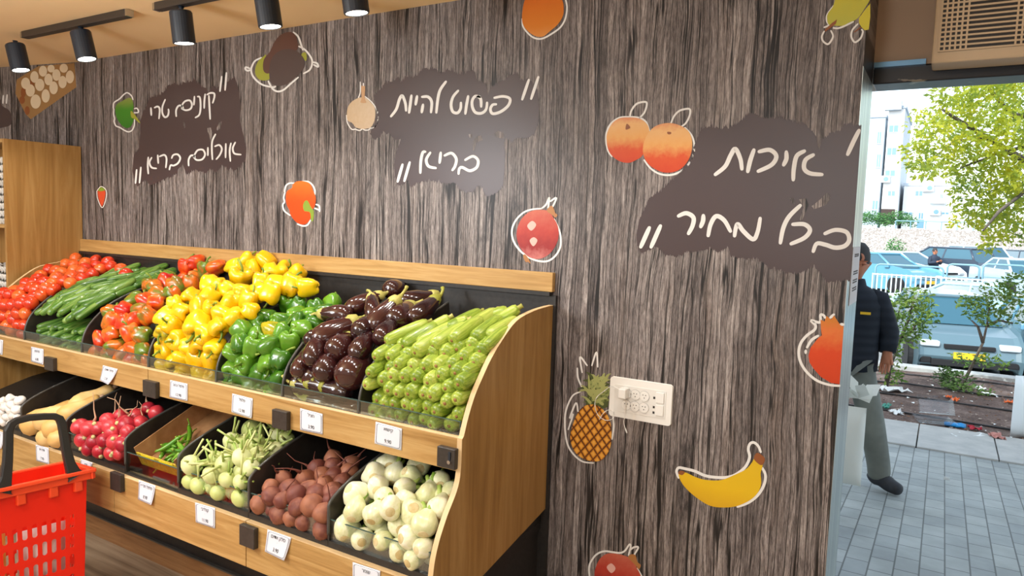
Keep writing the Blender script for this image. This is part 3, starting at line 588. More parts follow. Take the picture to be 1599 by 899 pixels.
def side_panel(x0, x1):
    pts = smooth([(-.05,1.356),(-.16,1.348),(-.273,1.325),(-.36,1.272),(-.425,1.218),(-.47,1.168),(-.512,1.116),(-.545,1.055),(-.568,.997)], False, 4)
    pts += smooth([(-.577,.99),(-.580,.888),(-.598,.833),(-.645,.769),(-.688,.69),(-.708,.606),(-.716,.44)], False, 5)
    poly = [(-.001,1.356)]+pts+[(-.001,.588)]
    o = MB().prism(poly, x0+.0004, x1-.0004, 'x').build('end_panel', M['oak_v'], ds)
    # pale edge band round the curved front
    mb = MB(); b = [(-.001,1.357)]+pts
    for (ya, za), (yb, zb) in zip(b, b[1:]):
        n = Vector((0, -(zb-za), (yb-ya))); n = n.normalized()*.0012 if n.length else Vector((0,0,0))
        if n.y > 0 or (n.y == 0 and n.z < 0): n = -n
        mb.add([(x0,ya,za),(x1,ya,za),(x1,yb,zb),(x0,yb,zb),(x0,ya+n.y,za+n.z),(x1,ya+n.y,za+n.z),(x1,yb+n.y,zb+n.z),(x0,yb+n.y,zb+n.z)], [(4,5,6,7),(0,4,7,3),(1,2,6,5),(0,1,5,4),(3,7,6,2)])
    mb.build('edge_band', M['oak_edge'], o)
side_panel(XR, XR+.018); side_panel(XL-.018, XL)
MB().box(-4.40, -1.225, -.022, 0, 1.406, 1.477).build('ledge', M['oak'], ds, bevel=.002)
MB().box(-4.40, -1.232, -.030, -.002, 1.392, 1.406).build('ledge_shadow_strip', M['black'], ds)  # black strip laid in for the shadow line under the ledge
MB().box(XL, -1.212, -.016, 0, .25, 1.393).build('back_panel', M['black'], ds)
MB().box(XL, XR, -.54, -.016, .90, .94).build('upper_shelf', M['black'], ds)
MB().box(XL, XR, -.69, -.016, .50, .53).build('lower_shelf', M['black'], ds)
def bed(P, drop, front, y1):
    q = [(front, P[0][1]-.02)]+[(y+.05, z-drop) for y, z in P[3:]]+[(y1, P[-1][1]-drop)]
    return q
for nm, P, drop, fr, xs, zb in (('upper', UP, .12, -.545, [XL]+UD+[XR], .94), ('lower', LP, .13, -.70, [XL]+LD+[XR], .53)):
    q = bed(P, drop, fr, -.018); poly = [(fr, zb)]+q+[(-.018, zb)]
    for a, b in zip(xs, xs[1:]):
        dz = .015 if (nm == 'lower' and abs(a-LD[2]) < .01) else 0
        MB().prism([(y, max(zb, z-dz)) for y, z in poly], a+.001, b-.001, 'x').build('bin_floor', M['black'], ds)
# fascia boards
for (a, b) in ((XL, -2.842), (-2.838, XR)):
    o = MB().box(a, b, -.577, -.558, .886, .991).build('fascia', M['oak'], ds, bevel=.0015)
    MB().box(a, b, -.5785, -.555, .990, .9925).build('edge_band', M['oak_edge'], o)
for (a, b) in ((XL, -2.862), (-2.858, -2.042), (-2.038, XR)):
    o = MB().box(a, b, -.718, -.70, .41, .577).build('fascia', M['oak'], ds, bevel=.0015)
    MB().box(a, b, -.7195, -.697, .576, .5785).build('edge_band', M['oak_edge'], o)
# dividers: black curved boards with a slightly lighter rim
M['divider_rim'] = mat('divider_rim', srgb(74,72,68), .4)
M['divider'] = mottled('divider_black', srgb(40,35,31), srgb(54,47,41), .36, 30, vary=False)
for P, xs, zb, ym in ((UP, UD, .945, -.556), (LP, LD, .535, -.698)):
    sp_ = [(max(y, ym), z) for y, z in smooth(P, False, 3)]
    for x in xs:
        poly = [(sp_[0][0], zb)]+sp_+[(sp_[-1][0]+.012, sp_[-1][1]-.07), (sp_[-1][0]+.012, zb)]
        o = MB().prism(poly, x-.004, x+.004, 'x').build('divider', M['divider'], ds)
        MB().tube([(x, y, z) for y, z in sp_], .0052, 6).build('rim', M['divider_rim'], o, smooth=True)
# clear guards
def guard(a, b, y, z0, z1):
    mb = MB(); mb.box(a+.003, b-.003, y-.002, y+.002, z0, z1); o = mb.build('front_guard', M['guard'], ds)
    e = MB(); e.box(a+.003, b-.003, y-.0022, y+.0022, z1, z1+.0022); e.box(b-.0052, b-.003, y-.0022, y+.0022, z0, z1)
    e.build('cut_edge', M['guard_edge'], o)
gz = at(640, 642, 1, -.556).z
for a, b in zip([XL]+UD, UD+[XR]): guard(a, b, -.5565, .9925, gz)
gl = at(620, 845, 1, -.69).z
for a, b in zip([XL]+LD, LD+[XR]): guard(a, b, -.692, .5785, gl)
# price-rail brackets on the boards
M['bracket'] = mottled('bracket_dark', srgb(48,43,39), srgb(62,56,51), .4, 40, vary=False)
def bracket(pl, pr, pt, pb, yf, locked=False):
    xa, xb = at(pl, pt, 1, yf-.018).x, at(pr, pt, 1, yf-.018).x; zt, zb = at((pl+pr)/2, pt, 1, yf-.018).z, at((pl+pr)/2, pb, 1, yf-.018).z
    o = MB().box(xa, xb, yf-.020, yf, zb, zt).build('bracket', M['bracket'], ds, bevel=.002)
    if locked:
        xm = xa+(xb-xa)*.72
        MB().prism([(xm+.006*math.cos(a*math.pi/6), zb+(zt-zb)*.36+.006*math.sin(a*math.pi/6)) for a in range(12)], yf-.026, yf-.019, 'y').build('lock_knob', M['steel'], o)
        MB().box(xm-.004, xm+.004, yf-.023, yf-.019, zb+(zt-zb)*.45, zb+(zt-zb)*.85).build('latch', M['black_metal'], o)
for pl, pr, pt, pb in ((69,83,558,578),(223,243,595,620),(425,448,641,670)): bracket(pl, pr, pt, pb, -.577)
bracket(683, 711, 699, 731, -.577, True)
for pl, pr, pt, pb in ((172,188,739,766),(374,397,822,854)): bracket(pl, pr, pt, pb, -.718)
# dark plinth with an oak base board
MB().box(XL, XR-.01, -.38, -.016, .10, .50).build('plinth', M['black'], ds)
MB().box(XL, XR-.01, -.395, -.016, 0, .099).build('base_board', M['skirt'], ds)
MB().box(XL, XR-.01, -.397, -.38, .099, .106).build('base_trim', M['divider_rim'], ds)

# ------------------------------------------------------------------ price tags
def text_mesh(name, s, size, m):
    cu = bpy.data.curves.new(name, 'FONT'); cu.body = s; cu.size = size; cu.align_x = 'CENTER'; cu.align_y = 'CENTER'
    o = bpy.data.objects.new(name, cu); COL.objects.link(o)
    me = bpy.data.meshes.new_from_object(o.evaluated_get(bpy.context.evaluated_depsgraph_get()))
    bpy.data.objects.remove(o); me.materials.clear(); me.materials.append(m); return me
def price_tag(tl, tr, bl, br, yf, name, price, label, curl=0):
    q = [at(*p, 1, yf) for p in (tl, tr, bl, br)]
    c0 = sum(q, Vector())/4; o = tag(empty('price_tag', c0), label, 'price tag', 'shelf price tags')
    def P(u, v, off=0):
        a = q[0]*(1-u)+q[1]*u; b = q[2]*(1-u)+q[3]*u; p = a*(1-v)+b*v-c0; return Vector((p.x, p.y-off-curl*v*v*(.3+.7*u), p.z))
    N = 8; mb = MB()
    mb.add([P(i/N, j/N, .001) for j in range(N+1) for i in range(N+1)], [(j*(N+1)+i, j*(N+1)+i+1, (j+1)*(N+1)+i+1, (j+1)*(N+1)+i) for j in range(N) for i in range(N)])
    s = mb.build('card', M['paper'], o, smooth=True)
    md = s.modifiers.new('thick', 'SOLIDIFY'); md.thickness = .0008; md.offset = 1
    w = (q[1]-q[0]).length; h = (q[0]-q[2]).length
    bd = MB(); r = rrect(.05, .95, .05, .95, .1, 4); n = len(r)
    def inn(u, v, k): return (.5+(u-.5)*k, .5+(v-.5)*k)
    for i in range(n):
        a, b = r[i], r[(i+1) % n]
        bd.add([P(*a, .0019), P(*b, .0019), P(*inn(*b, .972), .0019), P(*inn(*a, .972), .0019)], [(0,1,2,3)])
    bd.build('border_line', mat_ink2, o)
    for s_, v, sz in ((name, .22, .22), ('..', .40, .10), (price, .76, .23)):
        me = text_mesh('lettering', s_, h*sz, M['ink']); mw = max((abs(x.co.x) for x in me.vertices), default=.01)
        k = min(1, w*.42/mw)
        for x in me.vertices: x.co = P(.5+x.co.x*k/w, v-x.co.y/h, .0022)
        link('lettering', me, o)
    return o
mat_ink2 = mat('tag_border', srgb(96,98,112), .6)
H = lambda s: s[::-1]
U_, L_ = -.5785, -.7195
price_tag((-18,525),(5,531),(-18,549),(4,554), U_, H('עגבניה'), '6.90', 'white price tag under the tomatoes, cut by the edge of the photo')
price_tag((49,541),(68,545),(49,564),(69,569), U_, H('מלפפון'), '6.90', 'white price tag on the oak board under the cucumbers', .004)
price_tag((161,570),(184,576),(158,593),(176,599), U_, H('פלפל אדום'), '12.90', 'curled white price tag under the mixed red and green peppers', .02)
price_tag((266,593),(293,599),(265,620),(293,626), U_, H('פלפל צהוב'), '12.90', 'white price tag on the oak board under the yellow peppers')
price_tag((363,614),(395,622),(362,643),(394,653), U_, H('פלפל'), '12.90', 'white price tag on the oak board under the green peppers', .003)
price_tag((469,637),(504,646),(469,671),(504,678), U_, H('חציל'), '3.90', 'white price tag on the oak board under the eggplants')
price_tag((587,658),(628,669),(585,692),(627,703), U_, H('קישוא'), '9.90', 'white price tag on the oak board under the zucchini')
price_tag((-10,670),(9,676),(-10,697),(4,700), L_, H('שום'), '9.90', 'white price tag under the white garlic, cut by the edge of the photo', .006)
price_tag((56,694),(76,699),(57,719),(77,725), L_, H('דלורית'), '7.90', 'white price tag under the butternut squashes, seen through the basket handle')
price_tag((126,716),(145,722),(128,742),(137,750), L_, H('צנון'), '5.90', 'curled white price tag under the radishes, partly behind the basket handle', .02)
price_tag((217,749),(243,758),(217,779),(240,787), L_, H('פלפל חריף'), '8.90', 'white price tag on the lower board under the green chilies', .01)
price_tag((305,784),(336,793),(306,815),(336,825), L_, H('קולרבי'), '11.90', 'white price tag on the lower board under the kohlrabi')
price_tag((418,826),(455,839),(415,860),(448,873), L_, H('סלק אדום'), '3.90', 'curled white price tag on the lower board under the beets', .012)
price_tag((551,877),(594,891),(551,912),(593,926), L_, H('שומר'), '7.90', 'white price tag on the lower board under the fennel')
# ------------------------------------------------------------------ vegetables: one set of meshes per kind, copied for every item
def org(prof, n, R, hz, lobes=0, amp=0.0, seed=0, rough=0.03, bend=0.0, zl=0.0, flat=1.0):
    mb = MB(); ph = random.Random(seed).uniform(0, 6.28); o = Vector((seed*3.1, seed*1.7, 0))
    def fn(p, a, t):
        k = 1+amp*math.cos(lobes*a+ph) if lobes else 1
        q = Vector((p.x*k, p.y*k*flat, p.z+(zl*hz*math.cos(lobes*a+ph)*(p.z/hz) if lobes else 0)))
        d = noise.noise(q*(1.3/R)+o)*rough*R; q += Vector((q.x, q.y, 0)).normalized()*d if (q.x or q.y) else Vector((0,0,0))
        q.x += bend*(q.z/hz)**2*R - bend*.3*R; return q
    return mb.lathe([(max(r, .004)*R, z*hz) for r, z in prof], n, fn)
def finish(mb, name, m): return mb.mesh(name, m, True)
VM = {}
VM['tomato'] = mottled('tomato_skin', srgb(208,52,22), srgb(232,104,42), .22, 6, coat=.4, spread=.35)
VM['yellow'] = mottled('yellow_pepper_skin', srgb(230,176,4), srgb(242,198,16), .24, 9, coat=.4, spread=.3)
VM['green'] = mottled('green_pepper_skin', srgb(52,104,20), srgb(96,146,36), .22, 9, coat=.4, spread=.35)
def mixed_mat():
    m = mat('mixed_pepper_skin', srgb(210,80,20), .24, coat=.4); t = NT(m)
    r = t.rnd(); x = t.n('CombineXYZ'); t.l(t.math('MULTIPLY', r, 50), x.inputs[0]); va = t.n('VectorMath', operation='ADD'); t.l(t.coord((14,14,14)), va.inputs[0]); t.l(x.outputs[0], va.inputs[1])
    f = t.noise(va.outputs[0], 1, 2); f = t.math('ADD', f, t.math('MULTIPLY', t.math('SUBTRACT', r, .5), .5))
    t.col(t.ramp(f, [(.28, srgb(98,120,30)), (.38, srgb(150,100,30)), (.46, srgb(222,112,26)), (.62, srgb(214,66,20)), (.8, srgb(196,28,18))])); return m
VM['mixed'] = mixed_mat()
VM['half'] = mottled('yellow_green_skin', srgb(232,186,20), srgb(104,128,24), .24, 16, coat=.4, vary=False)
VM['pstem'] = mottled('pepper_stem', srgb(96,128,30), srgb(140,160,56), .45, 30)
VM['aub'] = mottled('eggplant_skin', srgb(34,14,18), srgb(62,28,26), .16, 7, coat=.7, spread=.3)
VM['aubcap'] = mottled('eggplant_cap', srgb(150,150,56), srgb(186,176,96), .5, 30)
def striped(name, c1, c2, c3, n, rough=.35, coat=.15):
    m = mat(name, c1, rough, coat=coat); t = NT(m)
    f = t.noise(t.coord((n, n, 9)), 1, 4, .65); r = t.math('MULTIPLY', t.math('SUBTRACT', t.rnd(), .5), .22)
    t.col(t.ramp(t.math('ADD', f, r), [(.34, c1), (.52, c2), (.68, c3)])); return m
VM['zuc'] = striped('zucchini_skin', srgb(112,138,34), srgb(156,176,62), srgb(186,196,92), 90)
VM['scar'] = mat('blossom_scar', srgb(150,110,60), .7)
VM['cuc'] = striped('cucumber_skin', srgb(48,88,28), srgb(84,126,44), srgb(128,158,76), 110, .32, .3)
VM['garlic'] = striped('garlic_skin', srgb(214,204,194), srgb(232,226,218), srgb(240,236,230), 120, .5)
VM['butter'] = mottled('butternut_skin', srgb(214,170,98), srgb(230,194,130), .42, 10)
VM['radish'] = mottled('radish_skin', srgb(160,26,46), srgb(206,58,66), .34, 10, coat=.2)
VM['root'] = mat('root_fibre', srgb(196,160,128), .7)
VM['crown'] = mat('cut_crown', srgb(196,186,128), .7)
VM['kohl'] = mottled('kohlrabi_skin', srgb(196,206,126), srgb(222,224,168), .42, 14)
VM['stalk'] = mottled('kohlrabi_stalk', srgb(150,176,84), srgb(206,208,140), .5, 20)
VM['beet'] = mottled('beet_skin', srgb(112,58,48), srgb(156,98,70), .6, 26)
VM['beetroot'] = mat('beet_root_tail', srgb(120,66,52), .7)
VM['fen'] = striped('fennel_skin', srgb(214,216,160), srgb(232,230,190), srgb(240,236,210), 60, .34)
VM['fendisc'] = mottled('fennel_root_cut', srgb(196,172,116), srgb(220,204,156), .7, 60)
VM['fenstalk'] = mottled('fennel_stalk', srgb(126,160,58), srgb(176,194,100), .45, 20)
VM['chili'] = mottled('chili_skin', srgb(58,116,24), srgb(112,158,40), .22, 10, coat=.3)
PEP = [(0,-.80),(.28,-.90),(.6,-.84),(.82,-.52),(.93,-.1),(1,.32),(.96,.62),(.8,.84),(.52,.90),(.28,.78),(.1,.70),(0,.69)]
MESH = {}
def pepper_meshes(key, m):
    L = []
    for k in range(4):
        h = (.043, .050, .039, .046)[k]; R = .042
        b = finish(org(PEP, 24, R, h, (4,3,4,3)[k], (.07,.09,.06,.08)[k], k+1, .10, zl=.10), key+'_body', m)
        s = MB(); s.lathe([(.004,h*.66),(.013,h*.69),(.011,h*.73),(.005,h*.76)], 10)
        c0 = (.010,-.008,.016,.004)[k]; s.tube([(0,0,h*.70),(c0*.2,0,h*.70+.014),(c0*.8,c0*.3,h*.70+.026),(c0*1.9,c0*.5,h*.70+.034)], [.0055,.0042,.0042,.0052], 7)
        L.append((b, [('stem', finish(s, key+'_stem', VM['pstem']))], R))
    return L
for k_ in ('yellow', 'green', 'mixed', 'half'): MESH[k_] = pepper_meshes(k_, VM[k_])
TOM = [(0,-.86),(.3,-.85),(.62,-.72),(.88,-.42),(1,-.02),(.95,.36),(.76,.66),(.5,.78),(.25,.76),(.1,.70),(0,.68)]
MESH['tomato'] = [(finish(org(TOM, 18, .036, .036, 5, .015, k, .05), 'tomato_body', VM['tomato']), [], .036) for k in range(3)]
AUB = [(0,-.5),(.4,-.49),(.72,-.44),(.93,-.33),(1,-.18),(.96,-.02),(.83,.14),(.68,.28),(.56,.40),(.45,.47),(0,.5)]
L_ = []
for k in range(4):
    R = (.045,.042,.048,.040)[k]; hz = (.17,.18,.15,.165)[k]; bd = (.3,-.25,.1,.5)[k]
    b = finish(org(AUB, 22, R, hz, 0, 0, k+5, .05, bend=bd), 'eggplant_body', VM['aub'])
    s = MB(); off = bd*(.46**2)*R-bd*.3*R
    s.lathe([(R*.62,hz*.33),(R*.66,hz*.36),(R*.58,hz*.43),(R*.46,hz*.50),(.010,hz*.53),(.007,hz*.6)], 20, lambda p, a, t: Vector((p.x+off, p.y, p.z-(.020*max(0, math.cos(5*a)) if t < .3 else 0))))
    s.tube([(off,0,hz*.52),(off,0,hz*.62),(off+.008,.004,hz*.74),(off+.018,.006,hz*.80)], [.008,.006,.006,.008], 8)
    L_.append((b, [('calyx', finish(s, 'eggplant_calyx', VM['aubcap']))], R))
MESH['eggplant'] = L_
ZUC = [(0,-.5),(.45,-.497),(.78,-.47),(.95,-.40),(1,-.25),(.97,0),(.90,.25),(.78,.42),(.6,.485),(0,.5)]
L_ = []
for k in range(3):
    R = (.027,.029,.025)[k]; hz = (.16,.15,.17)[k]
    b = finish(org(ZUC, 16, R, hz, 5, .02, k, .04, bend=(.2,-.3,.1)[k]), 'zucchini_body', VM['zuc'])
    bx = (.2,-.3,.1)[k]*R*(.25-.3)
    s = MB(); s.lathe([(.0058,-.508*hz),(.0062,-.49*hz)], 10, lambda p, a, t: Vector((p.x+bx, p.y, p.z)))
    t_ = MB(); t_.lathe([(.013,.47*hz),(.009,.51*hz),(.0085,.57*hz),(.010,.60*hz)], 5, lambda p, a, t: Vector((p.x+bx, p.y, p.z)))
    L_.append((b, [('blossom_scar', finish(s, 'zucchini_scar', VM['scar'])), ('stem', finish(t_, 'zucchini_stem', VM['aubcap']))], R))
MESH['zucchini'] = L_
CUC = [(0,-.5),(.4,-.49),(.72,-.455),(.93,-.37),(1,-.2),(1,.1),(.95,.3),(.8,.43),(.5,.485),(0,.5)]
MESH['cucumber'] = [(finish(org(CUC, 12, .0175, (.15,.16,.14)[k], 5, .025, k, .05, bend=(.5,-.4,.8)[k]), 'cucumber_body', VM['cuc']), [], .0175) for k in range(3)]
GAR = [(0,-.7),(.35,-.72),(.75,-.6),(1,-.2),(.98,.15),(.75,.5),(.4,.75),(.2,1.0),(.14,1.3),(0,1.32)]
MESH['garlic'] = [(finish(org(GAR, 20, .026, .024, 7, .04, k, .06), 'garlic_body', VM['garlic']), [], .026) for k in range(2)]
BUT = [(0,-.5),(.4,-.49),(.78,-.42),(1,-.28),(.97,-.12),(.78,.04),(.62,.18),(.58,.34),(.55,.44),(.35,.495),(0,.5)]
L_ = []
for k in range(2):
    s = MB(); s.lathe([(.016,.115),(.012,.125),(.013,.138)], 6)
    L_.append((finish(org(BUT, 22, .056, .235, 0, 0, k+2, .05, bend=(.35,-.5)[k]), 'butternut_body', VM['butter']), [('stem', finish(s, 'butternut_stem', VM['root']))], .056))
MESH['butternut'] = L_
SPH = [(0,-1),(.38,-.93),(.7,-.72),(.92,-.4),(1,0),(.94,.36),(.74,.68),(.42,.9),(.18,.97),(0,.99)]
L_ = []
for k in range(3):
    R = (.036,.031,.034)[k]; b = finish(org(SPH, 18, R, R*.95, 0, 0, k+3, .10), 'radish_body', VM['radish'])
    s = MB(); q = (.5,-.4,.2)[k]; s.tube(smooth3 if False else [(0,0,-R*.9),(q*.01,0,-R-.012),(q*.05,.008,-R-.035),(q*.10,.004,-R-.06),(q*.12,.02,-R-.085)], [.007,.0032,.0020,.0014,.0009], 6)
    t_ = MB(); t_.lathe([(.010,R*.88),(.0085,R*.98),(.007,R*1.14),(.004,R*1.15)], 8)
    L_.append((b, [('root', finish(s, 'radish_root', VM['root'])), ('crown', finish(t_, 'radish_crown', VM['crown']))], R))
MESH['radish'] = L_
L_ = []
for k in range(3):
    R = (.037,.033,.040)[k]; b = finish(org(SPH, 18, R, R*.84, 0, 0, k+8, .08), 'kohlrabi_body', VM['kohl']); ch_ = []
    for j in range(6):
        rr = random.Random(k*10+j); a = j*1.05+rr.uniform(-.3,.3); el = rr.uniform(.1, 1.0); d = Vector((math.cos(a)*math.cos(el), math.sin(a)*math.cos(el), math.sin(el)+.25)).normalized()
        b0 = Vector((d.x*R*.93, d.y*R*.93, d.z*R*.75)); ln = rr.uniform(.035,.085); w_ = Vector((rr.uniform(-.012,.012), rr.uniform(-.012,.012), rr.uniform(-.02,.012)))
        s = MB(); s.tube([b0*.95, b0+d*ln*.5+w_*.4, b0+d*ln+w_], [.0052,.0036,.0040], 7); ch_.append(('stalk', finish(s, 'kohlrabi_stalk', VM['stalk'])))
    L_.append((b, ch_, R))
MESH['kohlrabi'] = L_
BEE = [(0,-1.12),(.14,-1.06),(.45,-.85),(.78,-.52),(.97,-.12),(1,.2),(.85,.58),(.58,.8),(.34,.88),(.28,.98),(0,1.0)]
L_ = []
for k in range(3):
    R = (.034,.031,.037)[k]; b = finish(org(BEE, 18, R, R, 0, 0, k+4, .14), 'beet_body', VM['beet']); q = (.6,-.5,.3)[k]
    s = MB(); s.tube([(0,0,-R*1.05),(q*.012,0,-R-.018),(q*.04,.01,-R-.045),(q*.09,.012,-R-.07)], [.0065,.0028,.0018,.0009], 6)
    L_.append((b, [('root', finish(s, 'beet_tail', VM['beetroot']))], R))
MESH['beet'] = L_
FEN = [(0,-.80),(.34,-.80),(.46,-.78),(.72,-.62),(.93,-.3),(1,.02),(.93,.34),(.74,.66),(.55,.92),(.45,1.12),(.40,1.2),(0,1.18)]
L_ = []
for k in range(3):
    R = (.042,.039,.044)[k]; b = finish(org(FEN, 22, R, R, 3, .05, k+6, .12, flat=.86), 'fennel_body', VM['fen'])
    s = MB(); s.lathe([(.0005,-R*.815),(R*.34,-R*.815),(R*.38,-R*.79),(R*.36,-R*.76)], 18); ch_ = [('root_disc', finish(s, 'fennel_disc', VM['fendisc']))]
    for j in range(3):
        a = j*2.1+k; t_ = MB(); t_.tube([(R*.18*math.cos(a),R*.16*math.sin(a),R*.9),(R*.30*math.cos(a),R*.26*math.sin(a),R*1.35),(R*.5*math.cos(a),R*.45*math.sin(a),R*1.75)], [R*.24,R*.20,R*.17], 9)
        ch_.append(('stalk', finish(t_, 'fennel_stalk', VM['fenstalk'])))
    L_.append((b, ch_, R))
MESH['fennel'] = L_
L_ = []
for k in range(3):
    q = (.03,-.022,.045)[k]; s = MB(); s.tube([(q*(t*t),.004*math.sin(4*t),-.055+.11*t) for t in [i/9 for i in range(10)]], [.002,.005,.007,.0085,.0095,.0098,.0098,.0095,.0088,.006], 10)
    t_ = MB(); t_.tube([(q*.98,0,.054),(q*1.1,0,.066),(q*1.5,.003,.082)], [.0055,.003,.0028], 7)
    L_.append((finish(s, 'chili_body', VM['chili']), [('stem', finish(t_, 'chili_stem', VM['pstem']))], .010))
MESH['chili'] = L_

ORD = 'zeroth first second third fourth fifth sixth seventh eighth ninth tenth eleventh twelfth thirteenth fourteenth fifteenth sixteenth seventeenth eighteenth nineteenth twentieth twenty-first twenty-second twenty-third twenty-fourth'.split()
RNG = random.Random(11)
def put(name, kind, var, pos, zdir, roll, scale, label, cat, group):
    body, kids, R = MESH[kind][var]
    z = zdir.normalized(); x = z.cross(Vector((.2,.3,.9)));
    if x.length < .05: x = z.cross(Vector((1,0,0)))
    x.normalize(); y = z.cross(x); Rm = Matrix((x, y, z)).transposed().to_4x4() @ Matrix.Rotation(roll, 4, 'Z')
    o = bpy.data.objects.new(name, body); COL.objects.link(o); o.matrix_world = Matrix.Translation(pos) @ Rm @ Matrix.Scale(scale, 4); tag(o, label, cat, group)
    for kn, km in kids:
        c_ = bpy.data.objects.new(kn, km); COL.objects.link(c_); c_.parent = o
    return o
def hit(px, py, P, b=0.0, inset=.012):
    d = ray(px, py).normalized(); t = 1.0; fy = P[0][0]+inset
    while t < 6:
        p = CAMP+d*t
        if p.y > fy and p.z < prof_z(P, p.y)+b or p.y > -.03: return p, d
        t += .004
    return p, d
def relax(items, xa, xb, P, k=.86, iters=14, lift=0.0):
    for _ in range(iters):
        for i in range(len(items)):
            for j in range(i+1, len(items)):
                a, b = items[i], items[j]; v = b['p']-a['p']; L = v.length; m = k*(a['r']+b['r'])
                if L < m and L > 1e-6:
                    s = v*((m-L)/L*.5); a['p'] -= s; b['p'] += s
        for it in items:
            p, r = it['p'], it['r']
            if p.z-r*.4 < prof_z(P, p.y) and not it.get('free'): p.x = min(max(p.x, xa+.006+r), xb-.006-r)
            p.y = min(p.y, -.02-r); p.y = max(p.y, P[0][0]+.006+max(r, abs(it['z'].y)*it.get('h', 0)))
            base = P[0][1]-.03 if P is UP else P[0][1]-.02
            p.z = max(p.z, base+r*.7)
def place(name, kind, items, xa, xb, P, desc, cat, group, anchor, k=.86, step=1.55, dirfn=None, iters=14):
    relax(items, xa, xb, P, k, iters)
    rm = max(it['r'] for it in items) if items else .03
    ss = sorted(it['p'].y+it['p'].z for it in items); s0 = ss[0]
    rows = {}
    for it in items: rows.setdefault(int((it['p'].y+it['p'].z-s0)/(step*rm)), []).append(it)
    for n, rk in enumerate(sorted(rows)):
        for m_, it in enumerate(sorted(rows[rk], key=lambda q: -q['p'].x)):
            d = it.get('desc') or desc
            lab = f"{d}, {ORD[min(n+1,20)]} row up from glass, {ORD[min(m_+1,20)]} from {anchor}"
            v = it.get('var'); v = RNG.randrange(len(MESH[it.get('kind', kind)])) if v is None else v
            put(it.get('name') or name, it.get('kind', kind), v, it['p'], it['z'], it.get('roll', RNG.uniform(0, 6.28)), it['s'], lab, cat, it.get('group') or group)
def scr(dx, dy, toward=.5, d=None):
    """direction from a photographed offset (pixels right / down) and how much it points at the viewer"""
    L = math.hypot(dx, dy) or 1; d = d or CAMDIR; u = (CR*(dx/L)-CU*(dy/L)); u = (u-d*u.dot(d)).normalized(); return u*math.sqrt(max(0, 1-toward*toward))-d*toward
CAMDIR = -CB
def rdir(toward=-.3):
    a = RNG.uniform(0, 6.28); return scr(math.cos(a), math.sin(a), toward+RNG.uniform(-.4, .4))
def items_from(pts, P, r, b, sink=.75, kind=None, size=None, **kw):
    out = []
    for q in pts:
        s = q[4] if len(q) > 4 and q[4] else RNG.uniform(.93, 1.07)
        p, d = hit(q[0], q[1], P, b); rr = r*s
        z = scr(q[2], q[3], .55, d) if len(q) > 3 and q[2] is not None and (q[2] or q[3]) else rdir()
        out.append(dict(p=p+d*rr*sink, r=rr, s=s, z=z, **kw))
    return out
A = crop(0, 380, 5.32); B = crop(220, 380, 5.32); C5 = crop(120, 480, 6.66); D5 = crop(330, 490, 5.45)
# tomatoes
T = A([(668,125),(550,175),(625,180),(705,165),(780,190),(850,140),(880,165),(920,195),(840,215),(1010,215),(1050,258),(410,220),(470,235),(540,240),(610,225),(690,235),(730,205),(770,255),(595,280),(690,295),(340,265),(455,290),(520,315),(590,335),(270,325),(365,325),(440,340),(290,365),(390,375),(445,385),(195,385),(270,415),(330,435),(110,410),(150,440),(205,470),(30,430),(85,475),(10,480),(45,530),(100,520),(200,515),(135,570),(20,600),(80,620),(200,565),(115,660),(180,660),(30,650),(150,725),(60,690),(-30,560),(-40,640),(240,505),(235,330),(310,300),(-10,430),(60,580),(250,450)])
place('tomato', 'tomato', items_from(T, UP, .036, .03), XL, UD[0], UP, 'ripe red tomato', 'tomato', 'tomatoes in the upper bin', 'cucumber divider', .84)
# cucumbers: laid up the slope in overlapping rows
its = []
for r_ in range(8):
    y = -.472+.054*r_; n = 11 if r_ < 7 else 8
    for k in range(n):
        x = UD[0]+.045+(UD[1]-UD[0]-.09)*(k+.5*(r_ % 2)+.2)/(n)
        yy = y+RNG.uniform(-.012, .012); z = prof_z(UP, yy)-.012+RNG.uniform(-.014,.022)+.018*math.sin(math.pi*(x-UD[0])/(UD[1]-UD[0]))
        sl = (prof_z(UP, yy+.05)-prof_z(UP, yy-.03))/.08; ax = Vector((RNG.uniform(-.45,.85), 1, min(sl, 1.3)*.9+RNG.uniform(-.1,.2)))
        its.append(dict(p=Vector((x, yy, z)), r=.0175, s=RNG.uniform(.95,1.12), z=ax*RNG.choice((1,-1))))
for k in range(36):        # short ends stacked behind the glass
    x = UD[0]+.035+(UD[1]-UD[0]-.07)*((k % 12)+.5)/12; its.append(dict(p=Vector((x, (-.465,-.45,-.43)[k//12]+RNG.uniform(-.012,.012), (1.0, 1.038, 1.078)[k//12]+RNG.uniform(-.008,.008))), r=.0175, s=1.0, z=Vector((RNG.uniform(-.35,.35), 1, .25+RNG.uniform(-.1,.15)))))
place('cucumber', 'cucumber', its, UD[0], UD[1], UP, 'dark green cucumber', 'cucumber', 'cucumbers in the upper bin', 'mixed pepper divider', .80, 2.6, iters=6)
# mixed red, orange and green peppers
X = A([(1490,270),(1405,280),(1390,325),(1480,350),(1280,370),(1200,350),(1430,420),(1320,430),(1220,485),(1110,480),(1300,490),(1180,560),(930,580),(1040,560),(1200,610),(930,650),(1050,650),(1130,640),(900,760,5,8),(1070,750),(1150,790),(800,820,10,20)])
X += B([(530,175),(620,215),(700,205),(540,240),(590,275),(460,290),(420,235),(400,330)])
X += C5([(400,430),(450,480),(560,440,60,20),(650,450,10,30),(300,500),(620,550),(180,440),(520,540),(715,560)])
place('bell_pepper', 'mixed', items_from(X, UP, .042, .02), UD[1], UD[2], UP, 'red and orange bell pepper', 'bell pepper', 'mixed bell peppers in the upper bin', 'yellow pepper divider', .80)
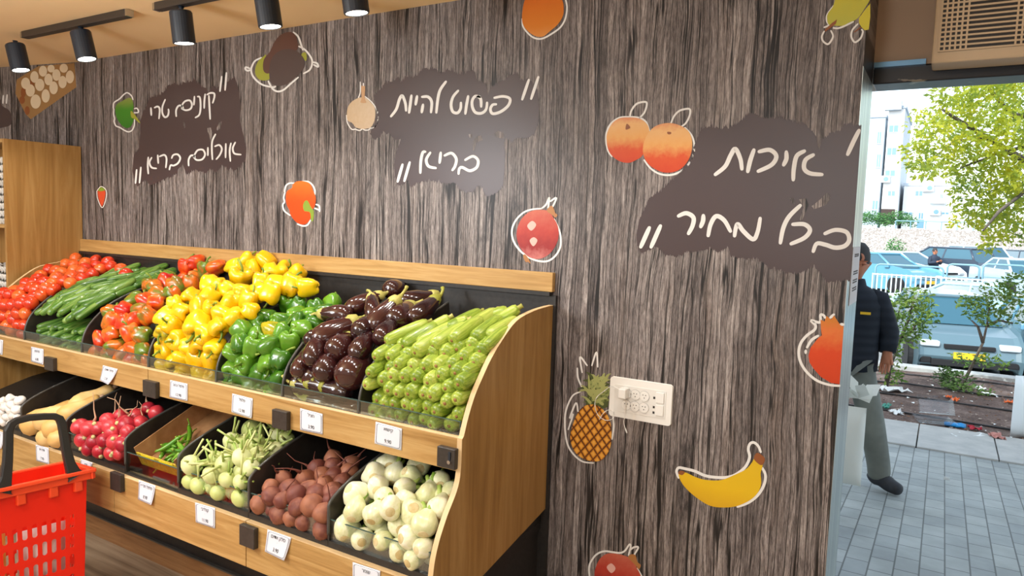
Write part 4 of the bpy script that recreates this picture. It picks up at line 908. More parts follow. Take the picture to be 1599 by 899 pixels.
# yellow peppers, heaped high
Y = B([(950,160),(1110,160),(1080,250,0,50),(1190,250,15,-10),(1290,280),(1390,385),(780,215,30,-5),(940,235),(830,305,10,-50,1.25),(1000,345),(1130,365),(1250,375),(980,430,5,5),(1080,435),(570,340,5,40),(650,360),(720,385,5,5),(560,450),(410,450,-25,40),(840,410),(745,505,0,0,1.15),(910,470),(320,575,35,15),(230,615),(480,535),(575,560,25,-50),(690,590),(860,580),(490,680,-20,40,1.35),(680,670,5,10),(770,625),(560,760,-25,5),(265,695,-40,-20),(310,830,-120,10,1.15),(460,850,0,15),(350,895),(590,860,-15,20),(300,520)])
Y += C5([(835,430,-25,10),(945,545,0,10),(1075,575),(1220,605),(1370,590),(1080,640),(1235,690),(1372,710),(860,580)])
yi = items_from(Y, UP, .043, .075); 
for q in yi[:14]: q['p'].z += .012
yi[5]['free'] = True
gi = items_from(B([(130,735,-35,20)]), UP, .043, .05)[0]; gi['kind'] = 'half'; gi['desc'] = 'yellow bell pepper with green flank'; yi.append(gi)
place('bell_pepper', 'yellow', yi, UD[2], UD[3], UP, 'bright yellow bell pepper', 'bell pepper', 'yellow bell peppers in the upper bin', 'green pepper divider', .80)
# green peppers
G = D5([(300,115,50,-25),(420,50),(600,70),(730,25),(720,105,80,-45),(820,40),(860,85),(320,205),(400,190),(610,175),(740,155),(150,310),(170,260),(280,290),(470,270,-70,15),(340,330),(560,300),(610,250),(90,420,-30,50),(180,430,-10,10),(310,430,-70,10),(140,490),(240,505),(360,525,40,-15),(490,450,0,70),(560,430),(530,565),(420,590),(330,605),(450,565),(510,625),(120,560)])
G += B([(1160,510,0,-30),(1290,530),(1470,540),(1570,515),(1510,590)])
gi = items_from(G, UP, .041, .005)
yy = items_from(D5([(480,160,50,30)]), UP, .041, .005)[0]; yy['kind'] = 'half'; yy['desc'] = 'half yellow bell pepper'; gi.append(yy)
place('bell_pepper', 'green', gi, UD[3], UD[4], UP, 'glossy green bell pepper', 'bell pepper', 'green bell peppers in the upper bin', 'eggplant divider', .80)
# eggplants: fat end, then cap end, in the enlarged photograph
E5 = crop(440, 430, 5.32)
EG = [((600,265),(860,180),1),((755,320),(745,235),.85),((780,400),(960,230),1),((1010,110),(1080,120),.9),((1050,200),(1270,190),1),((1110,335),(1260,235),1),((945,375),(1020,325),1.1),((340,510),(720,370),1.15),((670,460),(800,425),1.08),((840,500),(900,440),.9),((520,330),(330,345),.85),((110,640),(250,530),1.05),((70,560),(210,505),.8),((240,690),(300,570),1),((450,620),(560,555),1),((640,640),(710,570),1),((85,760),(140,680),.9),((205,830),(260,760),.9),((360,790),(440,690),1.05),((560,830),(640,760),1.3)]
its = []
for f, c_, s in EG:
    (fx, fy), (gx, gy) = E5([f])[0], E5([c_])[0]; p, d = hit(fx, fy, UP, .035); R = .045*s
    L = math.hypot(gx-fx, gy-fy); want = L/340.0; tw = -math.sqrt(max(.05, 1-min(1, want/.12)**2))
    z = scr(gx-fx, gy-fy, max(-.8, tw), d); z.z += .12; z.normalize()
    its.append(dict(p=p+d*R*.7+z*.045*s, r=R*.95, s=s, z=z, h=.075*s, roll=RNG.uniform(0,6.28)))
for (px, py) in ((462,600),(482,606),(503,607),(523,609),(470,622),(500,630),(530,637),(548,640)):
    p, d = hit(px, py, UP, 0); its.append(dict(p=p+d*.035, r=.038, s=.85, h=.068, z=scr(RNG.choice((-1,1)), -.3, -.45, d)))
place('eggplant', 'eggplant', its, UD[4], UD[5], UP, 'glossy dark eggplant', 'eggplant', 'eggplants in the upper bin', 'zucchini divider', .80, 1.3)
# zucchini, ends towards the aisle
Z5 = crop(560, 470, 4.087)
ZF = [(65,685),(125,700),(195,715),(265,730),(335,745),(400,755),(470,770),(555,765),(100,615),(155,635),(220,640),(295,660),(365,670),(435,685),(505,690),(620,710),(55,545),(125,510),(180,570),(255,580),(330,585),(405,610),(485,605),(560,650),(640,625),(45,450),(110,430),(200,480),(280,510),(350,500),(440,530),(545,560),(635,565),(70,365),(180,430),(245,430),(330,435),(420,440),(515,480),(620,490),(700,465),(180,370),(300,350),(505,405),(580,415),(650,375),(725,390),(90,290),(225,290),(360,300),(460,345),(540,340),(620,295),(710,285),(765,340),(800,265)]
its = []
for x, y in Z5(ZF):
    p, d = hit(x, y, UP, .03); z = Vector((RNG.uniform(-.16,.10), 1, RNG.uniform(.08,.30))).normalized(); s = RNG.uniform(.92, 1.06)
    its.append(dict(p=p+z*.075*s, r=.027*s, s=s, z=z, roll=0.0, h=.078))
relax(its, UD[5], XR, UP, .90, 10)
ZT = [(310,200,1),(400,220,1),(470,175,.9),(455,262,1),(510,205,1),(580,220,1),(600,150,.8),(670,130,1),(690,200,1),(760,140,1.1),(840,100,.9),(900,125,1),(830,185,1),(910,175,.9),(880,235,.8)]
for (x, y, s), a in zip([q for q in Z5(ZT)], (.5,.8,1.2,.3,.4,.2,1.4,.3,.1,.4,.9,1.3,.2,.3,.2)):
    p, d = hit(x, y, UP, .045); its.append(dict(p=p+d*.018, r=.027*s, s=s, z=Vector((math.sin(a)*RNG.choice((.5,1)), math.cos(a), .40)).normalized()*1, roll=0.0))
place('zucchini', 'zucchini', its, UD[5], XR, UP, 'pale green zucchini', 'zucchini', 'zucchini in the upper bin', 'oak end panel', .74, 1.9, iters=4)
# ------------------------------------------------------------------ lower tier
R5 = crop(0, 610, 7.614)
place('garlic_bulb', 'garlic', items_from(R5([(110,120),(130,190),(40,200),(215,150),(20,145),(180,235),(80,260),(5,255),(120,300),(-60,180),(-70,260),(50,330),(185,300),(-20,320),(120,375),(30,395),(-60,370)]), LP, .026, .0), XL+.35, LD[0], LP, 'small white garlic bulb', 'garlic', 'garlic in the lower bin', 'squash divider', .84)
its = []
for (f, c_, s) in (((390,385),(690,215),1.0),((560,340),(790,255),.95),((650,440),(830,370),.95),((975,150),(1060,100),.85),((560,590),(640,560),.8),((700,610),(800,600),.8),((830,260),(900,220),.8)):
    (fx, fy), (gx, gy) = R5([f])[0], R5([c_])[0]; p, d = hit(fx, fy, LP, -.01); z = scr(gx-fx, gy-fy, -.45); its.append(dict(p=p+d*.045*s+z*.05*s, r=.054*s, s=s, z=z, h=.10*s, roll=0.0))
place('butternut_squash', 'butternut', its, LD[0], LD[1], LP, 'tan butternut squash', 'squash', 'butternut squashes in the lower bin', 'radish divider', .7, 1.2)
q = R5([(1065,480,0,-1,1.25),(1280,355,-1,-1),(1430,290,1,-1),(1350,420),(1560,420),(1220,440),(1350,500),(1500,510),(1220,590,0,-1,1.1),(1335,620),(1080,620),(965,560),(1440,650),(950,520),(1150,700),(1000,690),(1300,740),(1400,700)])+A([(1130,575+0,1,0)])[:0]+crop(0,540,5.32)([(1130,580,-1,-.3,1.15),(1190,545),(1300,555),(1100,660),(1010,640)])
ri = items_from(q, LP, .034, -.015)
for it in ri:
    it['z'] = -it['z']
    if it['p'].y < -.60: it['z'].y = -abs(it['z'].y)-.3
place('radish', 'radish', ri, LD[1], LD[2], LP, 'red round radish', 'radish', 'radishes in the lower bin', 'chili divider', .82)
# carton of chilies
bx0, bx1, by0, by1 = LD[2]+.05, LD[3]-.035, -.675, -.30
cb_ = tag(empty('chili_carton', ((bx0+bx1)/2, by0+.017, .620)), 'shallow brown and yellow carton holding green chilies in the lower tier', 'box')
cb_.rotation_euler = (math.radians(24), 0, 0); cw, cl, chh = (bx1-bx0)/2, .37, .085
M['card'] = mottled('brown_card', srgb(150,104,62), srgb(176,130,84), .7, 20, vary=False); M['card_y'] = mottled('yellow_card', srgb(222,188,40), srgb(150,128,40), .6, 60, vary=False); M['card_s'] = mat('yellow_stripe', srgb(240,216,40), .5)
MB().box(-cw, cw, 0, cl, 0, .004).build('base', M['card'], cb_)
for a in ((-cw, -cw+.004, 0, cl, 0, chh), (cw-.004, cw, 0, cl, 0, chh), (-cw, cw, cl-.004, cl, 0, chh)): MB().box(*a).build('side', M['card'], cb_)
fr = MB().box(-cw, cw, -.001, .004, 0, chh*.72).build('front', M['card_y'], cb_)
for a in ((-cw*.75, -cw*.1), (cw*.15, cw*.8)): MB().box(a[0], a[1], -.003, -.001, chh*.52, chh*.68).build('stripe', M['card_s'], fr)
cm = Matrix.Translation(cb_.location) @ Matrix.Rotation(math.radians(24), 4, 'X')
N5 = crop(190, 660, 8.171); k_ = 0
CH = [((300,430),(480,480)),((420,520),(440,590)),((700,390),(560,470)),((820,320),(640,350)),((830,110),(760,280)),((970,110),(820,290)),((600,490),(600,620)),((740,490),(640,590)),((560,560),(480,600)),((400,600),(300,520)),((500,420),(400,440)),((640,600),(700,640)),((350,560),(310,480)),((780,430),(700,480)),((530,640),(460,640)),((360,480),(270,520)),((450,470),(560,520)),((400,560),(520,590)),((660,460),(560,540)),((250,470),(380,500)),((560,420),(680,400))]
for i, (a, b) in enumerate(CH):
    (ax_, ay_), (bx_, by_) = N5([a])[0], N5([b])[0]
    def inbox(px, py, h):
        n = cm.to_3x3()@Vector((0,0,1)); o_ = cm@Vector((0,0,h)); r = ray(px, py); return CAMP+r*((o_-CAMP).dot(n)/r.dot(n))
    h = .040+.012*(i % 4); p, q_ = inbox(ax_, ay_, h), inbox(bx_, by_, h); v = p-q_; c_ = (p+q_)/2; l = cm.inverted()@c_; l.x = min(max(l.x, -cw+.03), cw-.03); l.y = min(max(l.y, .065), cl-.05); c_ = cm@l
    put('chili_pepper', 'chili', i % 3, c_, v, RNG.uniform(0, 6), min(1.35, max(1.0, v.length/.11)), f'curved green chili pepper in the carton, {ORD[i+1]} from its yellow front', 'chili', 'green chilies in the carton')
K5 = crop(270, 650, 5.995)
K = K5([(125,515,1,-.1),(560,230,1,-1),(645,270,-.5,-1),(755,135,1,-.5,1.35),(1050,215,-.5,-1,1.1),(930,320,-.8,-.8),(780,380,0,-1),(640,390,-1,-1),(690,450,1,-1),(715,530,1,-.6),(480,450,-1,-.4,1.15),(590,540,-1,.3),(630,600,.3,1),(590,765,.6,-1,1.1),(165,700,-.3,-1),(480,700,0,-1),(790,260,0,-1),(340,570,-1,.6),(400,400,-.8,-.6),(300,660,-1,.5),(420,780,0,-1),(500,620,-1,.4),(240,780,.5,-.5),(1000,160,0,-1)])
ki = items_from(K, LP, .037, -.005)
for it in ki:
    if it['p'].y < -.66: it['z'] = Vector((it['z'].x*.6, .35, max(.5, it['z'].z))).normalized(); it['p'].y += .02
place('kohlrabi', 'kohlrabi', ki, LD[3], LD[4], LP, 'pale green kohlrabi with cut stalks', 'kohlrabi', 'kohlrabi in the lower bin', 'beet divider', .84)
V5 = crop(380, 680, 4.994)
V = V5([(310,330,-1,-1),(220,440,-1,.3),(370,430,-1,.2,1.15),(500,340,-.8,-1,1.2),(580,265),(690,245),(615,305),(620,385,-.5,1),(510,450,.6,-1),(580,480),(660,460,0,0,1.15),(725,320),(740,365),(215,540,-1,.1),(310,510,0,-1),(425,535),(535,550,0,0,1.15),(625,570),(445,625),(580,680),(105,600,-1,.2),(250,640),(350,680),(460,710),(560,760),(650,790),(180,640),(790,290),(840,230),(700,180)])
vi = items_from(V, LP, .033, -.05)
for it in vi:
    it['z'] = -it['z']
    if it['p'].y < -.60: it['z'].y = -abs(it['z'].y)-.3
place('beet', 'beet', vi, LD[4], LD[5], LP, 'earthy brown-red beet', 'beet', 'beets in the lower bin', 'fennel divider', .82)
F5 = crop(510, 700, 4.52)
FN = F5([(280,165,0,-1),(195,315,1,.7,1.05),(405,190,.3,-1),(410,350,0,-1),(540,285,1,-.3,.9),(565,180,1,.6,.9),(790,262,0,-1),(660,350,.3,-1),(800,430,.2,-1),(550,425,0,-1),(225,480,.4,-1),(360,505,.4,-1),(130,600,.2,-1,1.1),(285,650,1,0),(470,600,0,-1,1.08),(640,530,-.1,1),(720,585,.2,-1),(575,690,1,-.15),(725,720,1,-.4,.8),(390,705,1,-.2,.9),(620,810,1,-.7,.85),(480,800,0,-1),(330,780,1,0),(210,735,0,-1),(680,865,1,0,.9),(430,110,0,-1),(650,120,0,-1),(480,490,0,-1),(330,250,0,-1),(850,330,0,-1)])
fi = []
for x in FN:
    s = x[4] if len(x) > 4 else RNG.uniform(.95, 1.05); p, d = hit(x[0], x[1], LP, .0); strong = abs(x[2])+abs(x[3]) > 1.15 or abs(x[2]) >= .99
    z = scr(x[2], x[3], -.55 if strong else -.93, d); fi.append(dict(p=p+d*.03*s, r=.042*s, s=s, z=z))
place('fennel_bulb', 'fennel', fi, LD[5], XR, LP, 'white fennel bulb', 'fennel', 'fennel bulbs in the lower bin', 'oak end panel', .84)
# ------------------------------------------------------------------ egg cabinet and red basket indoors
ec = tag(empty('egg_cabinet', (-4.411, -.2, 0)), 'tall oak cabinet of egg trays at the end of the produce display', 'cabinet')
def ecb(name, x0, x1, y0, y1, z0, z1, m):
    o = MB().box(x0+4.411, x1+4.411, y0+.2, y1+.2, z0, z1).build(name, m, ec, bevel=.0015); return o
ecb('side_panel', -4.42, -4.402, -.41, -.004, 0, 2.02, M['oak_v']); ecb('side_panel', -5.32, -5.30, -.41, -.19, 0, 2.02, M['oak_v'])
ecb('top', -5.30, -4.42, -.41, -.185, 2.0, 2.02, M['oak']); ecb('back', -5.30, -4.42, -.195, -.185, 0, 2.0, M['oak_v'])
SH = [.25, .70, 1.12, at(6, 350, 1, -.40).z]
for z in SH: ecb('shelf', -5.30, -4.42, -.405, -.195, z-.02, z, M['oak'])
M['pulp'] = mottled('egg_tray_pulp', srgb(206,202,194), srgb(232,230,224), .85, 40)
def tray_mesh():
    mb = MB(); n = 24; S = .19
    v = [(-S/2+S*i/n*1.0, -.09+.18*j/n, .022+.016*math.sin(i*math.pi/2)*math.sin(j*math.pi/2)*(1 if 0 < i < n and 0 < j < n else 0)+(.018 if i in (0,n) or j in (0,n) else 0)) for j in range(n+1) for i in range(n+1)]
    v += [(x, y, z-.012) for x, y, z in v]; N = (n+1)**2
    f = [(j*(n+1)+i, j*(n+1)+i+1, (j+1)*(n+1)+i+1, (j+1)*(n+1)+i) for j in range(n) for i in range(n)]
    f += [tuple(N+k for k in reversed(q)) for q in f]
    ring = [i for i in range(n)]+[i*(n+1)+n for i in range(n)]+[n*(n+1)+n-i for i in range(n)]+[(n-i)*(n+1) for i in range(n)]
    f += [(a, N+a, N+b, b) for a, b in zip(ring, ring[1:]+ring[:1])]
    mb.add(v, f); return mb.mesh('egg_tray_body', M['pulp'], True)
TM = tray_mesh()
for zi, (z, k) in enumerate(((SH[3], 9), (SH[2], 5))):
    for i in range(k):
        for c_ in range(2):
            o = bpy.data.objects.new('egg_tray', TM); COL.objects.link(o); o.location = (-4.525-c_*.205, -.298, z-.008+i*.042)
            tag(o, f"grey-white egg tray, {ORD[i+1]} up in the {'side panel' if c_ == 0 else 'inner'} stack on the {'upper' if zi == 0 else 'lower'} cabinet shelf", 'egg tray', 'egg trays in the oak cabinet')
M['red'] = mat('red_plastic', srgb(226,36,14), .35, spec=.4); M['redrim'] = mat('orange_red_rim', srgb(236,74,34), .35)
M['blackp'] = mat('black_plastic', srgb(38,37,36), .42)
BO = Vector((-2.81, -.85, 0)); E1 = Vector((-.165, -.986, 0)).normalized(); E2 = Vector((-.986, .165, 0)).normalized()
bk = tag(empty('shopping_basket', BO+E1*.25+E2*.12), 'red plastic shopping basket with black handle standing in the aisle', 'basket')
def bl(u, w, z):      # along the visible face, into the basket, up; tapered towards the floor
    k = .84+.16*z/.55; uu = .25+(u-.25)*k; ww = .12+(w-.12)*k; return BO+E1*uu+E2*ww+Vector((0,0,z))-bk.location
def pierced(fn, W_, z0, z1, cols, rows, u0, u1, zr0, zr1):
    """a wall with rounded upright slots; fn(u, z) -> point"""
    mb = MB(); us = [0]+[u0+(u1-u0)*i/cols for i in range(cols+1)]+[W_]; zs = [z0]+[zr0+(zr1-zr0)*i/rows for i in range(rows+1)]+[z1]
    for i in range(len(us)-1):
        for j in range(len(zs)-1):
            a, b, c_, d = us[i], us[i+1], zs[j], zs[j+1]
            if 0 < i < len(us)-2 and 0 < j < len(zs)-2:
                cu, cz, hw_, hh_ = (a+b)/2, (c_+d)/2, (b-a)*.27, (d-c_)*.34; inn = []; out = []
                for k in range(16):
                    t = 2*math.pi*(k+.5)/16; x, y = math.cos(t), math.sin(t); inn.append((cu+hw_*x, cz+math.copysign(hh_-hw_, y)+hw_*y))
                    m_ = max(abs(x), abs(y)); out.append((cu+(b-a)/2*x/m_, cz+(d-c_)/2*y/m_))
                v = [fn(*q) for q in out]+[fn(*q) for q in inn]; mb.add(v, [(k, (k+1) % 16, 16+(k+1) % 16, 16+k) for k in range(16)])
                for k in (1, 5, 9, 13):   # corner triangles between the 16-gon and the cell
                    cx_, cz_ = (b if math.cos(2*math.pi*(k+1)/16) > 0 else a), (d if math.sin(2*math.pi*(k+1)/16) > 0 else c_)
                    mb.add([fn(*out[k]), fn(cx_, cz_), fn(*out[(k+1) % 16])], [(0,1,2)])
            else: mb.add([fn(a,c_), fn(b,c_), fn(b,d), fn(a,d)], [(0,1,2,3)])
    return mb
def wall_part(fn, W_, cols): 
    o = pierced(fn, W_, .03, .55, cols, 5, .03, W_-.035, .06, .415).build('wall', M['red'], bk)
    md = o.modifiers.new('thick', 'SOLIDIFY'); md.thickness = .003; md.offset = 0
wall_part(lambda u, z: bl(u, 0, z), .50, 14); wall_part(lambda u, z: bl(u, .24, z), .50, 14)
wall_part(lambda u, z: bl(0, u, z), .24, 6); wall_part(lambda u, z: bl(.50, u, z), .24, 6)
MB().add([bl(0,0,.03), bl(.5,0,.03), bl(.5,.24,.03), bl(0,.24,.03), bl(0,0,.02), bl(.5,0,.02), bl(.5,.24,.02), bl(0,.24,.02)], [(0,1,2,3),(7,6,5,4),(0,4,5,1),(1,5,6,2),(2,6,7,3),(3,7,4,0)]).build('base', M['red'], bk)
rp = [bl(*q, .548) for q in ((-.012,-.012),(.512,-.012),(.512,.252),(-.012,.252))]
mb = MB()
for a, b in zip(rp, rp[1:]+rp[:1]):
    d = (b-a).normalized(); n = Vector((d.y, -d.x, 0))
    for h0, h1, t0, t1 in ((-.006, .008, -.014, .008), (-.030, -.004, -.004, .004)):
        mb.add([a-d*.012+n*t0+Vector((0,0,h0)), b+d*.012+n*t0+Vector((0,0,h0)), b+d*.012+n*t1+Vector((0,0,h0)), a-d*.012+n*t1+Vector((0,0,h0)), a-d*.012+n*t0+Vector((0,0,h1)), b+d*.012+n*t0+Vector((0,0,h1)), b+d*.012+n*t1+Vector((0,0,h1)), a-d*.012+n*t1+Vector((0,0,h1))], [(0,3,2,1),(4,5,6,7),(0,1,5,4),(1,2,6,5),(2,3,7,6),(3,0,4,7)])
mb.build('rim', M['redrim'], bk, bevel=.003)
hp = [(.050,.540,.062),(.062,.556,.048),(.076,.590,.036),(.088,.640,.032),(.094,.690,.030),(.100,.735,.030),(.112,.756,.028),(.135,.766,.026),(.19,.772,.026),(.26,.776,.026),(.32,.772,.026),(.345,.764,.026),(.362,.742,.030),(.368,.690,.030),(.376,.640,.032),(.388,.590,.036),(.402,.556,.048),(.414,.540,.062)]
hp = [((u-.05)*.62+.04, z, w*.9) for u, z, w in hp]
mb = MB(); sec = []
for i, (u, z, w) in enumerate(hp):
    a = hp[max(0,i-1)]; b = hp[min(len(hp)-1,i+1)]; du, dz = b[0]-a[0], b[1]-a[1]; L = math.hypot(du, dz); nu, nz = -dz/L, du/L
    def HP(uu, zz, ww): return BO+E1*uu+E2*ww+Vector((0,0,zz))-bk.location
    sec.append([HP(u+nu*w*.5, z+nz*w*.5, -.022), HP(u-nu*w*.5, z-nz*w*.5, -.022), HP(u-nu*w*.5, z-nz*w*.5, .004), HP(u+nu*w*.5, z+nz*w*.5, .004)])
v = [p for s in sec for p in s]; f = [(i*4+k, i*4+(k+1) % 4, i*4+4+(k+1) % 4, i*4+4+k) for i in range(len(sec)-1) for k in range(4)]+[(0,1,2,3), tuple(len(v)-4+k for k in (3,2,1,0))]
mb.add(v, f).build('handle', M['blackp'], bk, bevel=.004); bk.scale = (1.09,)*3; bk.rotation_mode = 'QUATERNION'; from mathutils import Quaternion; bk.rotation_quaternion = Quaternion(E1, math.radians(8)); bk.location.z = .0
for u in (.03, .11, .21, .30): 
    q = bl(u, -.006, .50); MB().box(q.x-.008, q.x+.008, q.y-.014, q.y+.014, q.z-.018, q.z+.03).build('lug', M['redrim'], bk, bevel=.003)
def pillow(name, c_, ux, uy, sx, sy, sz, m, label, cat, seed):
    mb = MB(); n = 12; v = []
    for side in (1, -1):
        for j in range(n+1):
            for i in range(n+1):
                a, b = i/n*2-1, j/n*2-1; h = (max(0, (1-a*a)*(1-b*b)))**.45; w_ = noise.noise(Vector((a*2+seed, b*2, side)))*.12
                v.append(Vector((a*sx, side*h*sz*(1+w_), b*sy)))
    N = (n+1)**2; f = [(j*(n+1)+i, j*(n+1)+i+1, (j+1)*(n+1)+i+1, (j+1)*(n+1)+i) for j in range(n) for i in range(n)]
    f += [tuple(N+k for k in reversed(q)) for q in f]
    o = mb.add(v, f).build(name, m, None, smooth=True); o.location = c_; o.rotation_euler = (0, 0, math.atan2(ux.y, ux.x)); tag(o, label, cat); return o
M['pack_y'] = mottled('yellow_pack', srgb(244,186,30), srgb(246,206,120), .3, 9, vary=False); M['pack_w'] = mottled('white_pack', srgb(214,200,196), srgb(240,236,234), .3, 12, vary=False)
pillow('snack_packet', BO+E1*.35+E2*.10+Vector((0,0,.29)), E1, E2, .10, .14, .045, M['pack_y'], 'yellow packet standing inside the red basket', 'packet', 1)
pillow('flour_packet', BO+E1*.13+E2*.10+Vector((0,0,.27)), E1, E2, .085, .15, .05, M['pack_w'], 'white packet standing inside the red basket', 'packet', 4)

# ------------------------------------------------------------------ street, planter, car park
def gz_(y):
    for a, b, za, zb in ((-10, .3, .02, .0), (.3, 4.9, .0, -.225)):
        if y <= b: return za+(zb-za)*(y-a)/(b-a)
    return -.225
M['paver'] = mat('street_pavers', srgb(128,138,144), .6); t = NT(M['paver'])
bt = t.n('TexBrick'); mp = t.coord((1,1,1)); rot = t.n('Mapping'); t.l(mp, rot.inputs[0]); rot.inputs['Rotation'].default_value = (0, 0, math.radians(90)); t.l(rot.outputs[0], bt.inputs['Vector'])
bt.offset = .5; bt.inputs['Scale'].default_value = 1; bt.inputs['Brick Width'].default_value = .20; bt.inputs['Row Height'].default_value = .115; bt.inputs['Mortar Size'].default_value = .004
bt.inputs['Color1'].default_value = srgb(150,156,156); bt.inputs['Color2'].default_value = srgb(170,175,172); bt.inputs['Mortar'].default_value = srgb(100,104,102)
nz = t.noise(t.coord((3,3,3)), 1, 4); t.col(t.mix(1.0, bt.outputs['Color'], t.ramp(nz, [(.35, BW(.8)), (.65, BW(1.1))]), 'MULTIPLY')); t.bump(bt.outputs['Fac'], .3, -.004)
def sheet(name, pts, m):
    return struct(MB().add([(-14,pts[0][0],pts[0][1])], []).build(name, m)) if False else struct(sheet_mb(pts).build(name, m))
def sheet_mb(pts, x0=-14, x1=16):
    mb = MB(); v = []
    for y, z in pts: v += [(x0,y,z),(x1,y,z)]
    n = len(pts); v += [(x, y, z-.2) for x, y, z in v]; K = 2*n
    f = [(2*i,2*i+1,2*i+3,2*i+2) for i in range(n-1)]+[(K+2*i+2,K+2*i+3,K+2*i+1,K+2*i) for i in range(n-1)]+[(0,K,K+1,1),(2*n-2,2*n-1,K+2*n-1,K+2*n-2)]
    return mb.add(v, f)
sheet('pavement', [(.3,.0),(4.93,-.226)], M['paver'])
M['kerb'] = mottled('pale_kerb_slabs', srgb(168,170,168), srgb(190,190,186), .8, 6, vary=False)
for i in range(14):
    x = -3.2+i*.62; struct(MB().box(x, x+.61, 4.93, 5.85, -.45, -.21).build('kerb_slab', M['kerb'], bevel=.006))
M['soil'] = mat('planter_soil', srgb(96,76,68), .95); t = NT(M['soil']); f = t.noise(t.coord((5,5,5)), 1, 8, .7); f2 = t.noise(t.coord((60,60,60)), 1, 3)
t.col(t.ramp(t.math('ADD', t.math('MULTIPLY', f, .6), t.math('MULTIPLY', f2, .4)), [(.35, srgb(64,48,42)), (.52, srgb(108,88,80)), (.66, srgb(150,132,124))])); t.bump(f, .8, .05)
def soil_z(x, y): return -.25+.03*noise.noise(Vector((x*1.3, y*1.3, 0)))+.012*noise.noise(Vector((x*6, y*6, 2)))
mb = MB(); nx, ny = 70, 40; v = [(-4+8*i/nx, 5.85+3.5*j/ny, soil_z(-4+8*i/nx, 5.85+3.5*j/ny)) for j in range(ny+1) for i in range(nx+1)]
so = struct(mb.add(v, [(j*(nx+1)+i, j*(nx+1)+i+1, (j+1)*(nx+1)+i+1, (j+1)*(nx+1)+i) for j in range(ny) for i in range(nx)]).build('planter_soil', M['soil'], smooth=True))
struct(MB().box(-4, 5, 9.35, 9.6, -1.2, -.2).build('kerb', M['kerb'], bevel=.01))
M['asphalt'] = mottled('car_park_asphalt', srgb(128,130,130), srgb(150,150,148), .85, 3, vary=False)
sheet('road', [(9.6,-1.03),(24.5,-1.03),(29,-.52),(46,-.30),(120,-.2)], M['asphalt'])
def lot(y): return -1.03 if y < 24.5 else (-1.03+(y-24.5)*.51/4.5 if y < 29 else -.52+(y-29)*.22/17)
# ------------------------------------------------------------------ litter on the planter
M['litter_w'] = mat('litter_white', srgb(232,236,236), .6); M['hose'] = mat('hose_black', srgb(44,44,46), .6)
def soil_at(px, py):
    p = at(px, py, 2, -.25); return Vector((p.x, p.y, soil_z(p.x, p.y)))
def scrap(px, py, w, h, m, name, label, cat, seed, rise=.05):
    c_ = soil_at(px, py); r = random.Random(seed); mb = MB(); n = 6; v = []
    for j in range(n+1):
        for i in range(n+1):
            a, b = i/n*2-1, j/n*2-1; v.append((a*w*(1-.25*b*r.random())+r.uniform(-.01,.01), b*h+r.uniform(-.01,.01), .012+abs(noise.noise(Vector((a*1.7+seed, b*1.7, 0))))*rise))
    o = mb.add(v, [(j*(n+1)+i, j*(n+1)+i+1, (j+1)*(n+1)+i+1, (j+1)*(n+1)+i) for j in range(n) for i in range(n)]).build(name, m, None, smooth=False)
    o.location = c_; o.rotation_euler = (0,0,r.uniform(0,3)); md = o.modifiers.new('thick','SOLIDIFY'); md.thickness = .003; tag(o, label, cat); return o
scrap(1394,611,.17,.09,M['litter_w'],'paper_scrap','crumpled white paper sheet on the soil behind the walking person','litter',1,.10)
scrap(1398,648,.07,.05,M['litter_w'],'paper_scrap','small white paper scrap beside the clear plastic tray','litter',2,.08)
scrap(1518,685,.20,.10,M['litter_w'],'card_sheet','pale cardboard sheet lying at the kerb edge of the soil','litter',3,.03)
scrap(1545,617,.09,.04,M['litter_w'],'paper_scrap','flat pale paper scrap below the low green shrub','litter',4,.03)
scrap(1531,609,.07,.05,M['litter_w'],'paper_scrap','white paper scrap just under the low green shrub','litter',5,.06)
scrap(1555,688,.09,.05,mat('litter_pink', srgb(196,140,130), .8),'paper_scrap','pinkish crumpled wrapper near the kerb','litter',6,.08)
scrap(1522,672,.05,.04,mat('litter_red', srgb(190,40,60), .6),'wrapper','small red wrapper on the soil near the blue glove','litter',7,.06)
scrap(1383,638,.10,.04,mat('litter_green', srgb(30,130,110), .5),'wrapper','green plastic strip on the soil beside the trouser leg','litter',8,.05)
M['peel'] = mat('orange_peel', srgb(230,110,40), .5)
for i, (px, py, w) in enumerate(((1481,622,.035),(1491,626,.05),(1576,630,.05))):
    scrap(px, py, w, w*.8, M['peel'], 'orange_peel', ('orange peel piece, the smaller of a pair on the soil','orange peel piece, the larger of a pair on the soil','lone orange peel piece on the soil near the white sack')[i], 'peel', 20+i, .07)
gl_ = tag(empty('rubber_glove', soil_at(1487,665)), 'bright blue rubber glove lying on the soil', 'glove'); M['glove'] = mat('blue_rubber', srgb(30,150,220), .4)
mb = MB(); mb.lathe([(.004,-.075),(.05,-.07),(.062,-.02),(.058,.03),(.03,.05),(.004,.055)], 14, lambda p, a, t_: Vector((p.z, p.x, .022+p.y*.35))); mb.build('palm', M['glove'], gl_, smooth=True)
for k in range(5):
    y = -.05+k*.025; MB().tube([(.03,y,.02),(.075,y*1.2,.028),(.115,y*1.5+.01,.018)], [.013,.012,.009], 8).build('finger', M['glove'], gl_, smooth=True)
M['clear'] = thin_glass('clear_plastic', (.9,.95,.97,1), .35, .15)
tr_ = tag(empty('clear_plastic_tray', soil_at(1456,662), .3), 'open clear plastic food tray with raised lid on the soil', 'container')
tr_.location.z += .02
